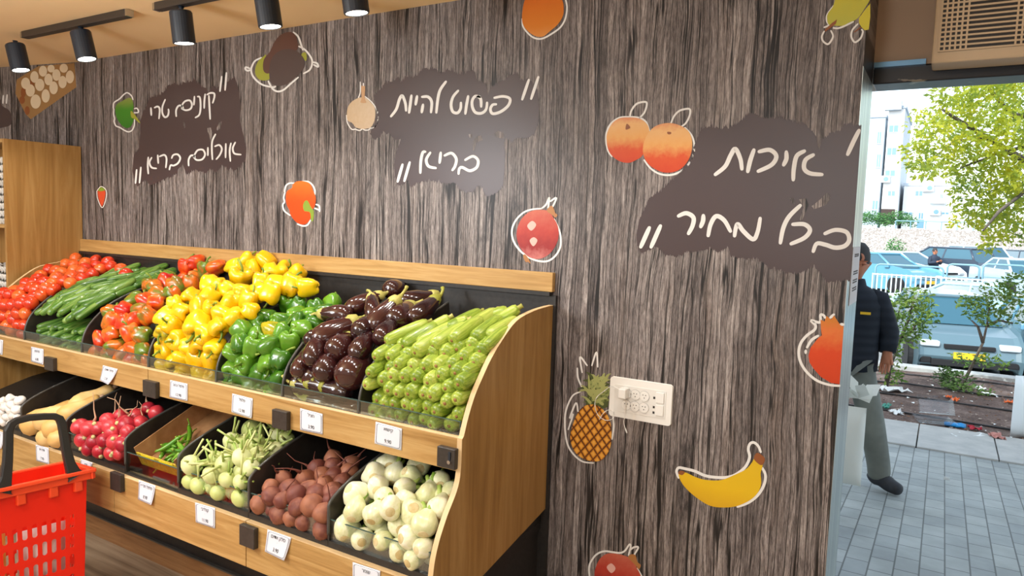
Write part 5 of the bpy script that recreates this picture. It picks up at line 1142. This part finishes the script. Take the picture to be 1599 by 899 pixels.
for o_, (rx, py_) in (('base', (0, 0)), ('lid', (math.radians(58), .10))):
    mb = MB(); mb.add([(-.17,-.1,.05),(.17,-.1,.05),(.17,.1,.05),(-.17,.1,.05),(-.14,-.07,0),(.14,-.07,0),(.14,.07,0),(-.14,.07,0)], [(4,5,6,7),(0,1,5,4),(1,2,6,5),(2,3,7,6),(3,0,4,7)])
    if rx: mb.v = [tuple(Matrix.Translation((.05,.1,.05))@Matrix.Rotation(rx,4,'X')@Vector((x, y+.1, z))) for x, y, z in mb.v]
    mb.build(o_, M['clear'], tr_)
for i, (ya, lab) in enumerate(((6.35,'black irrigation hose on the soil nearest the pale kerb slabs'),(7.3,'black irrigation hose running behind the clear plastic tray'),(8.1,'black irrigation hose running past the low green shrub'),(8.9,'black irrigation hose nearest the parked cars'))):
    p = [(-3.5+.4*k, ya+.10*noise.noise(Vector((k*.6, i*5, 0))), soil_z(-3.5+.4*k, ya)+.016) for k in range(18)]
    tag(MB().tube(p, .011, 6).build('irrigation_hose', M['hose'], None, smooth=True), lab, 'hose')
r = random.Random(9); mb = MB()
for k in range(900):
    x, y = r.uniform(-1.6, 2.6), 5.9+3.4*r.random()**1.6; z = soil_z(x, y)+.012; s = r.uniform(.008, .03); a = r.uniform(0, 6); dx, dy = math.cos(a)*s, math.sin(a)*s; mb.cur = r.choice((0,0,0,1,1,2))
    mb.add([(x-dx,y-dy,z),(x+dy*.6,y-dx*.6,z+r.uniform(0,.012)),(x+dx,y+dy,z),(x-dy*.6,y+dx*.6,z+r.uniform(0,.012))], [(0,1,2,3)])
M['dead1'] = mat('dead_leaf_brown', srgb(120,84,60), .9); M['dead2'] = mat('dead_leaf_pale', srgb(176,160,146), .9)
tag(mb.build('fallen_leaves', [M['dead1'], M['dead2'], M['litter_w']]), 'dry fallen leaves and scraps strewn over the planter soil', 'leaf litter', kind='stuff')
sk = pillow('white_sack', soil_at(1604,690)+Vector((.12,.1,.30)), Vector((1,.2,0)), None, .26, .30, .20, mat('white_plastic_sack', srgb(228,238,242), .35), 'large white plastic sack standing on the soil, cut by the photo edge', 'bag', 8)
tag(pillow('tissue_scrap', Vector((at(1478,751,2,-.12).x, at(1478,751,2,-.12).y, -.10)), Vector((1,0,0)), None, .02, .012, .004, M['litter_w'], 'tiny white scrap lying on the grey pavers', 'litter', 3))
# ------------------------------------------------------------------ plants
def leaf_mat(name, stops, trans=.35):
    m = mat(name, stops[0][1], .5, spec=.3); t = NT(m)
    t.col(t.ramp(t.noise(t.coord((2.2,2.2,2.2)), 1, 5, .75), stops))
    tl = t.n('BsdfTranslucent'); mx = t.n('MixShader'); mx.inputs[0].default_value = trans; o_ = t.t.nodes['Material Output']
    src = t.b.inputs['Base Color'].links[0].from_socket; t.l(src, tl.inputs[0]); t.l(t.b.outputs[0], mx.inputs[1]); t.l(tl.outputs[0], mx.inputs[2]); t.l(mx.outputs[0], o_.inputs['Surface']); return m
M['leaf_tree'] = leaf_mat('tree_leaf', [(.30, srgb(110,140,80)), (.44, srgb(160,180,80)), (.55, srgb(206,210,70)), (.68, srgb(236,224,70))], .55)
M['leaf_shrub'] = leaf_mat('shrub_leaf', [(.35, srgb(60,96,50)), (.52, srgb(110,140,66)), (.68, srgb(160,176,80))], .3)
M['leaf_low'] = leaf_mat('low_shrub_leaf', [(.35, srgb(52,76,50)), (.65, srgb(110,140,70))], .25)
M['hedge'] = leaf_mat('hedge_leaf', [(.35, srgb(60,110,70)), (.65, srgb(110,160,90))], .2)
M['bark'] = mottled('bark', srgb(84,76,70), srgb(120,108,98), .9, 12, vary=False)
def leaves(mb, r, c_, R, n, L, droop=.3):
    for _ in range(n):
        while True:
            d = Vector((r.uniform(-1,1), r.uniform(-1,1), r.uniform(-1,1)))
            if d.length < 1: break
        p = Vector(c_)+Vector((d.x*R[0], d.y*R[1], d.z*R[2])); a = Vector((r.gauss(0,1), r.gauss(0,1), r.gauss(0,.6)-droop)).normalized(); b = a.cross(Vector((r.gauss(0,1), r.gauss(0,1), r.gauss(0,1)))).normalized()
        l = L*r.uniform(.6,1.3); mb.add([p, p+a*l*.5+b*l*.22, p+a*l, p+a*l*.5-b*l*.22], [(0,1,2,3)])
# big tree: trunk outside the frame, branches arching in over the planter
def tree():
    r = random.Random(21); o = tag(empty('street_tree', (2.35, 7.6, -.25)), 'yellow-green leafy tree arching over the planter by the street door', 'tree')
    w = lambda px, py, y: at(px, py, 1, y)-o.location
    MB().tube([(0,0,0),(.05,.05,.9),(-.02,.1,1.9),(-.2,0,2.8),(-.5,-.1,3.6)], [.17,.14,.12,.10,.07], 10).build('trunk', M['bark'], o, smooth=True)
    for pts, r0 in (([(-.1,0,2.3), w(1598,250,7.5), w(1540,215,7.2), w(1500,190,7.0), w(1470,170,6.9)], .05), ([(-.3,0,3.1), w(1580,180,7.4), w(1545,140,7.3), w(1520,120,7.2)], .04), ([(-.02,0,2.0), w(1599,300,6.9), w(1560,330,6.6), w(1535,360,6.4)], .035), ([w(1540,215,7.2), w(1490,220,7.5), w(1440,260,7.6)], .02), ([(-.2,0,2.7), w(1599,230,7.0), w(1570,235,6.8), w(1500,262,6.7)], .03)):
        MB().tube([p for p in pts], [r0*(1-.75*i/(len(pts)-1)) for i in range(len(pts))], 7).build('branch', M['bark'], o, smooth=True)
    mb = MB()
    cl = [(1490,140,30,28),(1450,190,30,20),(1430,240,22,20),(1470,215,34,26),(1505,180,34,30),(1540,150,36,34),(1580,130,34,36),(1590,190,34,34),(1550,205,36,30),(1515,235,34,24),(1475,255,28,18),(1445,262,24,14),(1500,285,18,24),(1500,320,14,14),(1545,270,36,30),(1585,260,34,36),(1560,310,34,28),(1590,320,30,34),(1535,330,26,22),(1555,355,24,22),(1590,360,22,20),(1545,375,12,20),(1520,345,14,12),(1600,110,34,30),(1640,180,50,60),(1640,280,50,60),(1490,345,8,10),(1565,120,24,20),(1505,120,22,14)]
    for px, py, rx, rz in cl:
        y = r.uniform(6.3, 8.2); c_ = w(px, py, y); s = (y+2.34)/1120; leaves(mb, r, c_, (rx*s, .40, rz*s), int(rx*rz*.42), .068, .5)
    f = mb.build('foliage', M['leaf_tree'], o); return o
tree()
def shrub(name, label, base, stems, blobs, m, L, seed):
    r = random.Random(seed); o = tag(empty(name, base), label, 'shrub')
    for s in stems: MB().tube([Vector(p)-Vector(base) for p in s], [.022*(1-.6*i/(len(s)-1)) for i in range(len(s))], 7).build('stem', M['bark'], o, smooth=True)
    mb = MB()
    for (px, py, rx, rz, y, n) in blobs: c_ = at(px, py, 1, y)-Vector(base); s = (y+2.34)/1120; leaves(mb, r, c_, (rx*s, .22, rz*s), n, L, 0)
    mb.build('foliage', m, o); return o
b1 = soil_at(1383, 606); y1 = b1.y
shrub('shrub', 'thin-stemmed green shrub right behind the walking person', b1, [[b1, at(1393,565,1,y1), at(1404,535,1,y1), at(1425,515,1,y1), at(1440,490,1,y1)], [b1, at(1388,560,1,y1), at(1396,520,1,y1+.1), at(1405,480,1,y1+.1)], [at(1404,535,1,y1), at(1420,495,1,y1), at(1428,465,1,y1-.1)]],
 [(1405,475,18,22,y1,230),(1430,465,20,16,y1,200),(1445,490,18,20,y1,170),(1410,515,22,22,y1,190),(1440,510,16,12,y1,80),(1395,545,14,22,y1,120),(1395,585,16,16,y1,110),(1420,530,16,12,y1,60)], M['leaf_shrub'], .065, 3)
b2 = soil_at(1503, 601); y2 = b2.y
shrub('shrub', 'bare-stemmed small tree shrub in front of the yellow number plate', b2, [[b2, at(1520,566,1,y2), at(1535,535,1,y2), at(1541,508,1,y2), at(1545,480,1,y2)], [at(1535,535,1,y2), at(1527,510,1,y2), at(1517,500,1,y2)], [at(1541,508,1,y2), at(1560,500,1,y2), at(1582,505,1,y2)]],
 [(1525,480,24,16,y2,170),(1555,460,26,18,y2,230),(1590,450,24,24,y2,260),(1545,495,22,14,y2,120),(1585,490,22,16,y2,130),(1510,470,14,12,y2,60),(1515,560,26,10,y2,90),(1550,565,28,8,y2,90)], M['leaf_shrub'], .065, 4)
b3 = soil_at(1490, 607)
shrub('low_shrub', 'low dark green bush at the foot of the bare-stemmed shrub', b3, [], [(1487,592,22,14,b3.y,330),(1515,608,26,8,b3.y-.1,160),(1478,583,12,10,b3.y,80)], M['leaf_low'], .06, 5)
# ------------------------------------------------------------------ cars
CARM = {}
M['carglass'] = mat('car_glass', srgb(52,96,112), .06, spec=1.0); M['tyre'] = mat('tyre', srgb(30,30,32), .8); M['hub'] = mat('hub', srgb(176,180,184), .3, metal=.8)
M['plate'] = mat('yellow_plate', srgb(246,196,40), .5); M['lampw'] = mat('head_lamp', srgb(226,232,236), .1, spec=1); M['lampr'] = mat('tail_lamp', srgb(200,60,60), .2)
PROF = {'hatch': [(-2.0,.24),(-2.1,.45),(-2.08,.80),(-1.95,.98),(1.0,.96),(1.75,.84),(2.0,.68),(2.08,.45),(2.0,.24)], 'sedan': [(-2.25,.24),(-2.3,.5),(-2.25,.92),(-1.6,.98),(1.05,.94),(1.95,.80),(2.2,.62),(2.25,.42),(2.2,.24)], 'suv': [(-2.15,.32),(-2.2,.6),(-2.15,1.05),(-2.0,1.12),(1.05,1.10),(1.8,.98),(2.1,.82),(2.15,.5),(2.1,.32)]}
CAB = {'hatch': (-1.95,1.05,-1.45,.25,.97,1.46), 'sedan': (-1.65,1.1,-.95,.25,.95,1.42), 'suv': (-2.05,1.1,-1.7,.2,1.10,1.66)}
def car(kind, label, color, loc, yaw, s=1.0, cat='car'):
    o = tag(empty({'hatch':'hatchback_car','sedan':'sedan_car','suv':'suv_car'}[kind], loc, yaw), label, cat); o.scale = (s,s,s)
    m = mat('car_paint', color, .28, coat=.6); w = .86
    MB().prism(PROF[kind], -w, w, 'y').build('body', m, o, bevel=.11)
    a, b, c_, d, z0, z1 = CAB[kind]; bw, tw = .80, .60
    v = [(a,-bw,z0),(b,-bw,z0),(b,bw,z0),(a,bw,z0),(c_,-tw,z1),(d,-tw,z1),(d,tw,z1),(c_,tw,z1)]
    MB().add(v, [(0,3,2,1),(4,5,6,7),(0,1,5,4),(1,2,6,5),(2,3,7,6),(3,0,4,7)]).build('glasshouse', M['carglass'], o)
    MB().box(c_-.05, d+.05, -tw-.03, tw+.03, z1-.03, z1+.05).build('roof', m, o, bevel=.035)
    for i, j in ((0,4),(1,5),(2,6),(3,7)): MB().tube([v[i], v[j]], .045, 6).build('pillar', m, o, smooth=True)
    for sy in (-1, 1):
        mx = (a+b)/2; k = .5*(bw+tw); MB().tube([(mx-.1,sy*bw,z0),(mx-.15,sy*tw,z1)], .035, 6).build('pillar', m, o)
        MB().box(b-.25, b-.05, sy*(w+.02)-.06, sy*(w+.02)+.06, z0, z0+.12).build('mirror', m, o, bevel=.02)
    for sx in (-1.32, 1.36):
        for sy in (-1, 1):
            r = .33 if kind != 'suv' else .37
            wh = MB().prism([(sx+r*math.cos(t*math.pi/12), r+r*math.sin(t*math.pi/12)) for t in range(24)], sy*w-.10, sy*w+.03, 'y').build('wheel', M['tyre'], o, bevel=.02)
            MB().prism([(sx+r*.62*math.cos(t*math.pi/9), r+r*.62*math.sin(t*math.pi/9)) for t in range(18)], sy*w-.03, sy*w+.03+.012*sy+.012, 'y').build('hubcap', M['hub'], wh)
    P = PROF[kind]; fx = P[-2][0]; rx = P[1][0]
    for sy in (-1, 1):
        MB().box(fx-.28, fx+.0, sy*.66-.17, sy*.66+.17, P[-2][1]+.17, P[-2][1]+.28).build('headlight', M['lampw'], o, bevel=.03)
        MB().box(rx-.015, rx+.2, sy*.70-.13, sy*.70+.13, .72, .92).build('tail_light', M['lampr'], o, bevel=.02)
    MB().box(fx-.02, fx+.02, -.26, .26, .42, .54).build('number_plate', M['plate'], o); MB().box(rx-.02, rx+.02, -.26, .26, .56, .68).build('number_plate', M['plate'], o)
    MB().box(fx-.10, fx-.006, -.42, .42, .60, .68).build('grille', M['tyre'], o, bevel=.01); MB().box(fx-.08, fx+.012, -.62, .62, .27, .39).build('air_intake', M['tyre'], o, bevel=.01)
    for sy in (-.72, .72): MB().box(fx-.14, fx-.0, sy-.10, sy+.10, .30, .42).build('fog_light_recess', M['tyre'], o, bevel=.02)
    return o
def carpos(px, y): p = at(px, 450, 1, y); return Vector((p.x, y, lot(y)))
car('hatch', 'silver-blue car nearest the planter, its yellow number plate facing the shop', srgb(92,118,128), carpos(1483, 15.6), math.radians(-79))
car('sedan', 'pale blue car standing broadside behind the car nearest the planter', srgb(170,210,218), carpos(1492, 21.6), math.radians(174))
car('hatch', 'white and blue car cut off by the photo edge, beside the bare-stemmed shrub', srgb(110,160,186), carpos(1668, 15.6), math.radians(-82))
car('hatch', 'light blue hatchback in the far parking row, nearest the shop doorpost', srgb(90,150,176), carpos(1376, 30), math.radians(-35))
car('sedan', 'white car in the far parking row, behind the light blue hatchback', srgb(220,232,236), carpos(1408, 34), math.radians(-35))
car('suv', 'dark SUV in the far parking row, beside the standing person', srgb(52,66,82), carpos(1466, 35.5), math.radians(145))
car('suv', 'white SUV in the far parking row, behind the dark SUV', srgb(232,238,240), carpos(1496, 41), math.radians(140))
car('sedan', 'silver sedan in the far parking row, facing the shop', srgb(186,206,216), carpos(1592, 31), math.radians(-70))
car('hatch', 'dark car in the far parking row, under the hanging tree branches', srgb(40,60,76), carpos(1566, 44), math.radians(175))
# ------------------------------------------------------------------ railings, stone wall, houses
M['whitefence'] = mat('white_fence_paint', srgb(214,228,230), .5); M['rail'] = mat('blue_grey_rail', srgb(120,160,176), .4)
fy = 24.3; fo = tag(empty('white_railing', (at(1362,440,1,fy).x, fy, -1.03)), 'low white picket railing behind the pale blue car', 'railing')
fl = at(1560,440,1,fy).x-fo.location.x; ft = at(1400,428,1,fy).z+1.03
for z in (ft-.03, .25): MB().box(0, fl, -.015, .015, z-.02, z+.02).build('rail', M['whitefence'], fo)
k = 0; x = 0
while x < fl: MB().box(x-.02, x+.02, -.012, .012, .0, ft).build('picket', M['whitefence'], fo); x += .14
by = 27.5
for i, (pa, pb, lab) in enumerate(((1368,1474,'blue-grey tube barrier hoop in front of the far blue hatchback'),(1480,1530,'short blue-grey tube barrier hoop below the white SUV'),(1536,1604,'blue-grey tube barrier hoop below the silver sedan'))):
    a, b = at(pa,412,1,by), at(pb,416,1,by); zb = lot(by); zt = a.z
    MBo = MB().tube(smooth3d if False else [(a.x,by,zb),(a.x,by,zt-.12),(a.x+.05,by,zt-.03),(a.x+.14,by,zt),(b.x-.14,by,zt),(b.x-.05,by,zt-.03),(b.x,by,zt-.12),(b.x,by,zb)], .035, 8)
    MBo.tube([(a.x,by,zt-.45),(b.x,by,zt-.45)], .025, 6)
    tag(MBo.build('barrier_rail', M['rail'], None, smooth=True), lab, 'barrier')
M['stone'] = mat('stone_wall', srgb(190,186,178), .9); t = NT(M['stone']); vo = t.n('TexVoronoi'); t.l(t.coord((2.2,2.2,2.6)), vo.inputs['Vector']); sc_ = t.n('SeparateColor'); t.l(vo.outputs['Color'], sc_.inputs[0])
ve = t.n('TexVoronoi', feature='DISTANCE_TO_EDGE'); t.l(t.coord((2.2,2.2,2.6)), ve.inputs['Vector'])
t.col(t.mix(t.ramp(ve.outputs['Distance'], [(.02, BW(1)), (.08, BW(0))]), t.ramp(sc_.outputs[0], [(.1, srgb(160,152,146)), (.9, srgb(214,208,202))]), srgb(120,112,106)))
wy = 50; wt = at(1450,358,1,wy).z
struct(MB().box(-22, 30, wy, wy+1, -.5, wt).build('retaining_wall', M['stone']))
ro = tag(empty('wall_railing', (at(1398,355,1,wy+.3).x, wy+.3, wt)), 'thin dark railing along the top of the stone retaining wall', 'railing')
rl = at(1600,355,1,wy).x-ro.location.x; MB().tube([(0,0,.5),(rl,0,.5)], .04, 6).build('rail', M['rail'], ro)
for k in range(9): MB().tube([(rl*k/8,0,0),(rl*k/8,0,.5)], .035, 6).build('post', M['rail'], ro)
ho = tag(empty('hedge', at(1376,366,1,wy+1.4)), 'green hedge on top of the stone wall below the tall apartment block', 'hedge')
ho.location.z = wt; mb = MB(); r = random.Random(2)
for k in range(12): leaves(mb, r, (-1.2+k*.27, 0, .62+.1*math.sin(k)), (.3,.45,.5), 240, .14, 0)
mb.build('foliage', M['hedge'], ho)
bo = tag(empty('round_bush', carpos(1394, 47)), 'small round bush at the foot of the stone wall', 'bush'); mb = MB(); leaves(mb, r, (0,0,1.0), (.65,.5,.9), 600, .16, 0); mb.build('foliage', M['hedge'], bo)
M['render'] = mottled('white_render', srgb(226,232,236), srgb(238,240,242), .9, .6, vary=False); M['render2'] = mottled('grey_render', srgb(176,192,206), srgb(190,204,214), .9, .6, vary=False)
M['pane'] = mat('window_pane', srgb(110,150,170), .1, spec=.8); M['frame'] = mat('window_frame', srgb(196,208,216), .5); M['acw'] = mat('ac_white', srgb(224,228,228), .5); M['hole'] = mat('dark_opening', srgb(70,58,54), .9)
def building(name, label, px0, px1, pyt, Y, depth, m, wins, acs, extra=()):
    a, b = at(px0, 340, 1, Y), at(px1, 340, 1, Y); tp = at((px0+px1)/2, pyt, 1, Y); o = tag(empty(name, (a.x, Y, wt)), label, 'building')
    MB().box(0, b.x-a.x, 0, depth, -1, tp.z-wt).build('wall', m, o)
    MB().box(-.1, b.x-a.x+.1, -.1, depth, tp.z-wt, tp.z-wt+.25).build('parapet', M['render2'], o)
    for (x0, y0, x1, y1) in wins:
        p, q = at(x0, y0, 1, Y), at(x1, y1, 1, Y); f = MB().box(p.x-a.x, q.x-a.x, -.06, .02, q.z-wt, p.z-wt).build('window', M['frame'], o)
        MB().box(p.x-a.x+.06, (p.x+q.x)/2-a.x-.03, -.07, .0, q.z-wt+.08, p.z-wt-.08).build('pane', M['pane'], f); MB().box((p.x+q.x)/2-a.x+.03, q.x-a.x-.06, -.07, .0, q.z-wt+.08, p.z-wt-.08).build('pane', M['pane'], f)
    for (x, y) in acs:
        p = at(x, y, 1, Y); u = MB().box(p.x-a.x-.45, p.x-a.x+.45, -.45, -.05, p.z-wt-.32, p.z-wt+.32).build('air_conditioner', M['acw'], o, bevel=.03)
        MB().prism([(p.x-a.x+.1+.22*math.cos(t_*math.pi/8), p.z-wt+.22*math.sin(t_*math.pi/8)) for t_ in range(16)], -.46, -.44, 'y').build('fan', M['pane'], u)
    for nm, x0, y0, x1, y1, mm in extra:
        p, q = at(x0, y0, 1, Y), at(x1, y1, 1, Y); MB().box(p.x-a.x, q.x-a.x, -.5 if nm == 'balcony' else -.05, .1, q.z-wt, p.z-wt).build(nm, mm, o)
    return o
building('apartment_block', 'tall pale apartment block seen through the door beside the jamb', 1375, 1400, 170, 74, 12, M['render'],
 [(1388,195,1403,207),(1385,230,1400,243),(1382,265,1398,276),(1386,297,1398,307)], [(1382,280)], [('entrance',1376,326,1396,350,M['hole']),('balcony',1383,158,1408,172,M['render2'])])
building('apartment_block', 'narrow grey stair wing set back left of the tall apartment block', 1340, 1371, 184, 77, 9, M['render2'], [(1370,205,1376,225),(1369,240,1375,262),(1362,312,1371,328)], [])
building('low_apartment_house', 'low white house wing behind the stone wall, right of the tall block', 1408, 1640, 290, 76, 12, M['render'],
 [(1429,297,1441,307),(1468,302,1473,311),(1412,330,1425,337),(1434,331,1442,343),(1470,330,1482,336)], [(1450,294),(1460,331)], [('balcony',1452,313,1476,318,M['frame']),('door',1432,343,1442,356,M['pane'])])
# ------------------------------------------------------------------ people
def skin_obj(name, V, E, R, m, parent, sub=2):
    me = bpy.data.meshes.new(name); me.from_pydata(V, E, []); o = bpy.data.objects.new(name, me); COL.objects.link(o); o.parent = parent
    sk_ = o.modifiers.new('skin', 'SKIN'); sk_.use_smooth_shade = True; s = o.modifiers.new('sub', 'SUBSURF'); s.levels = s.render_levels = sub
    if not me.skin_vertices: me.skin_vertices.new()
    for i, rr in enumerate(R): me.skin_vertices[0].data[i].radius = rr if isinstance(rr, tuple) else (rr, rr)
    me.skin_vertices[0].data[0].use_root = True; me.materials.append(m)
    dg = bpy.context.evaluated_depsgraph_get(); nm = bpy.data.meshes.new_from_object(o.evaluated_get(dg)); o.modifiers.clear(); o.data = nm
    nm.materials.clear(); nm.materials.append(m)
    for p in nm.polygons: p.use_smooth = True
    return o
M['skin'] = mottled('skin', srgb(190,120,90), srgb(206,140,108), .5, 8, vary=False); M['hair'] = mat('dark_grey_hair', srgb(58,56,56), .8)
def chains(cs):
    V = []; E = []; R = []; ix = {}
    for ch in cs:
        pr = None
        for nm, p, r in ch:
            if nm not in ix: ix[nm] = len(V); V.append(p); R.append(r)
            if pr is not None: E.append((ix[pr], ix[nm]))
            pr = nm
    return V, E, R
def person(label, loc, yaw, coat_m, trouser_m, shoe_m, armL, armR, legL, legR, head_dx=-.02, quilt=False, scale=1.0):
    o = tag(empty('person', loc, yaw), label, 'person'); o.scale = (scale,)*3
    eL, wL, hL = armL; eR, wR, hR = armR; kL, aL, tL = legL; kR, aR, tR = legR
    hd = head_dx
    def fingers(side, w, h):
        w, h = Vector(w), Vector(h); d = (h-w).normalized(); s = Vector((d.y, -d.x, 0)); s = s.normalized() if s.length > .1 else Vector((0,1,0)); out = []
        for i, (off, ln) in enumerate(((-.030,.055),(-.010,.070),(.010,.074),(.028,.062))):
            b = h+s*off; out.append([(side+'hand', tuple(h), .034), (side+f'f{i}a', tuple(b+d*.025), .010), (side+f'f{i}b', tuple(b+d*(.025+ln*.55)+Vector((0,-.008,0))), .009), (side+f'f{i}c', tuple(b+d*(.025+ln)+Vector((0,-.022,0))), .007)])
        out.append([(side+'hand', tuple(h), .034), (side+'ta', tuple(h-s*.035-d*.01), .012), (side+'tb', tuple(h-s*.05+d*.03), .010)]); return out
    arm = lambda s, sh, e, w, h: [('chest',(0,.01,1.28),(.155,.11)),(s+'sh',sh,.062),(s+'el',e,.045),(s+'wr',w,.032),(s+'hand',h,.034)]
    leg = lambda s, hp_, k, a, t_: [('pelvis',(0,0,.93),(.15,.11)),(s+'hip',hp_,.085),(s+'kn',k,.060),(s+'an',a,.042),(s+'toe',t_,.035)]
    cs = [[('pelvis',(0,0,.93),(.15,.11)),('waist',(0,0,1.08),(.14,.10)),('chest',(0,.01,1.28),(.155,.11)),('neck',(0,.0,1.45),.058),('neck2',(hd*.5,-.01,1.50),.055),('head',(hd,-.02,1.57),(.070,.085)),('head2',(hd,-.015,1.64),(.075,.092)),('crown',(hd,-.005,1.70),(.055,.07))],
          [('head',(hd,-.02,1.57),(.07,.085)),('nose',(hd-.035,-.105,1.585),.014)], [('head2',(hd,-.015,1.64),(.075,.092)),('brow',(hd-.015,-.075,1.635),.045)], [('head',(hd,-.02,1.57),(.07,.085)),('chin',(hd-.02,-.075,1.525),.034)],
          [('head',(hd,-.02,1.57),(.07,.085)),('Lear',(hd+.078,.005,1.595),.012),('Lear2',(hd+.092,.018,1.61),.016)], [('head',(hd,-.02,1.57),(.07,.085)),('Rear',(hd-.078,.005,1.595),.012),('Rear2',(hd-.092,.018,1.61),.016)],
          arm('L',(.17,.01,1.385),eL,wL,hL), arm('R',(-.17,.01,1.385),eR,wR,hR), leg('L',(.09,0,.88),kL,aL,tL), leg('R',(-.09,0,.88),kR,aR,tR)]+fingers('L', wL, hL)+fingers('R', wR, hR)
    body = skin_obj('body', *chains(cs), M['skin'], o, 2)
    armc = lambda s, sh, e, w: [('chest',(0,.01,1.28),(.185,.135)),(s+'sh',sh,.085),(s+'el',e,.070),(s+'wr',w,.050)]
    mb = MB(); mb.lathe([(.19,.845),(.203,.85),(.205,.95),(.198,1.1),(.208,1.22),(.212,1.31),(.195,1.37),(.150,1.415),(.095,1.445),(.082,1.49),(.074,1.492)], 28, lambda p, a, t_: Vector((p.x, p.y*(.74 if p.z < 1.4 else .9)+.005, p.z)))
    for sx, e, w in ((1, eL, wL), (-1, eR, wR)):
        sh = Vector((.165*sx, .01, 1.355)); e_, w_ = Vector(e), Vector(w); mb.tube([sh-Vector((.03*sx,0,0)), sh, sh*.5+e_*.5, e_, e_*.5+w_*.5, w_], [.075,.083,.078,.070,.066,.054], 14)
    jk = mb.build('jacket', coat_m, o, smooth=True)
    if quilt:
        MB().box(.07, .135, -.150, -.138, 1.255, 1.272).build('chest_badge', M['plate'], jk); MB().tube([(.012,-.150,.86),(.012,-.147,1.1),(.012,-.153,1.28),(.012,-.118,1.40)], .004, 6).build('zip', M['hub'], jk)
    legc = lambda s, hp_, k, a: [('pelvis',(0,0,.95),(.145,.11)),(s+'hip',hp_,.105),(s+'kn',k,.092),(s+'an',(a[0],a[1],a[2]+.05),.082),(s+'cuff',(a[0],a[1],a[2]-.035),.082)]
    skin_obj('trousers', *chains([legc('L',(.09,0,.86),kL,aL), legc('R',(-.09,0,.86),kR,aR)]), trouser_m, o, 2)
    for a, t_ in ((aL, tL), (aR, tR)):
        h = Vector(a); tt = Vector(t_); d = tt-h; d.z = 0; d = d.normalized()
        V = [tuple(h+Vector((0,0,.02))), tuple(h-d*.045+Vector((0,0,-.035))), tuple(h+d*.08+Vector((0,0,-.035))), tuple(h+d*.18+Vector((0,0,-.048)))]
        skin_obj('shoe', V, [(0,1),(0,2),(2,3)], [.062,.058,.056,.042], shoe_m, o, 2)
    hr = MB(); hr.lathe([(.004,.115),(.05,.108),(.084,.075),(.098,.03),(.100,-.01),(.096,-.03)], 20, lambda p, a, t_: Vector((p.x*.86+hd, p.y*1.04+.008, p.z+1.635-(.02 if p.y < -.02 and p.z < .05 else 0)+(-.03 if p.y > .03 and p.z < .05 else 0))))
    hr.build('hair', M['hair'], o, smooth=True)
    for ex in (-.045, .012): MB().lathe([(.001,-.010),(.010,0),(.001,.010)], 8, lambda p, a, t_: Vector((p.x+hd+ex-.0, p.y-.098, p.z+1.605))).build('eye', M['hair'], o, smooth=True)
    return o
M['quilt'] = mat('dark_quilted_jacket', srgb(34,40,50), .7, spec=.25); t = NT(M['quilt']); wv = t.n('TexWave', bands_direction='Z'); t.l(t.coord((1,1,1)), wv.inputs['Vector']); wv.inputs['Scale'].default_value = 5.2; wv.inputs['Distortion'].default_value = 1.5; wv.inputs['Detail'].default_value = 2; t.bump(wv.outputs['Fac'], .35, .012)
M['trous'] = mottled('grey_green_trousers', srgb(112,116,110), srgb(136,140,132), .85, 5, vary=False); M['shoe'] = mottled('dark_shoe', srgb(40,42,48), srgb(56,58,64), .6, 20, vary=False)
py_ = 3.25; pf = at(1380, 772, 1, py_)
person('man in dark quilted jacket and grey trousers walking past the door, half behind the jamb', (pf.x-.305, py_, gz_(py_)), math.radians(4), M['quilt'], M['trous'], M['shoe'],
 ((.255,.05,1.12),(.255,.0,.99),(.25,-.01,.935)), ((-.26,.02,1.12),(-.25,-.05,.88),(-.245,-.06,.82)), ((.19,-.03,.50),(.265,.02,.095),(.39,-.07,.04)), ((-.12,-.10,.50),(-.15,-.06,.095),(-.17,-.22,.04)), .02, True)
bg_ = pillow('carrier_bag', at(1327, 695, 1, py_-.30), Vector((1,0,0)), None, .085, .27, .07, mat('white_carrier_bag', srgb(238,240,232), .4), 'white plastic carrier bag hanging in front of the walking man, beside the jamb', 'bag', 5)
rr_ = random.Random(4); mb = MB()
for k in range(9):
    a = k*.7; d = Vector((math.cos(a), .5*math.sin(a), rr_.uniform(.2, 1.3))).normalized(); l = rr_.uniform(.06, .12); n_ = d.cross(Vector((rr_.random(), rr_.random(), rr_.random()))).normalized()*.035
    mb.add([(0,0,0), d*l*.6+n_, d*l, d*l*.6-n_, d*l*.5+Vector((0,.012,0))], [(0,1,4),(1,2,4),(2,3,4),(3,0,4),(0,3,2,1)])
q_ = mb.build('knot', bg_.data.materials[0], bg_); q_.location = at(1340, 622, 1, py_-.30)-bg_.location; q_.scale = (1.5,)*3
fp = carpos(1455, 31); M['fcoat'] = mat('dark_coat', srgb(40,52,70), .8); M['ftrous'] = mat('olive_trousers', srgb(84,92,84), .9)
person('person in dark coat standing beside the dark SUV, both hands raised together', fp, math.radians(40), M['fcoat'], M['ftrous'], M['shoe'],
 ((.25,-.05,1.14),(.10,-.26,1.22),(.05,-.30,1.25)), ((-.25,-.05,1.14),(-.10,-.26,1.20),(-.05,-.30,1.23)), ((.10,-.02,.50),(.11,.0,.095),(.12,-.15,.04)), ((-.10,-.02,.50),(-.11,.0,.095),(-.12,-.15,.04)), 0)
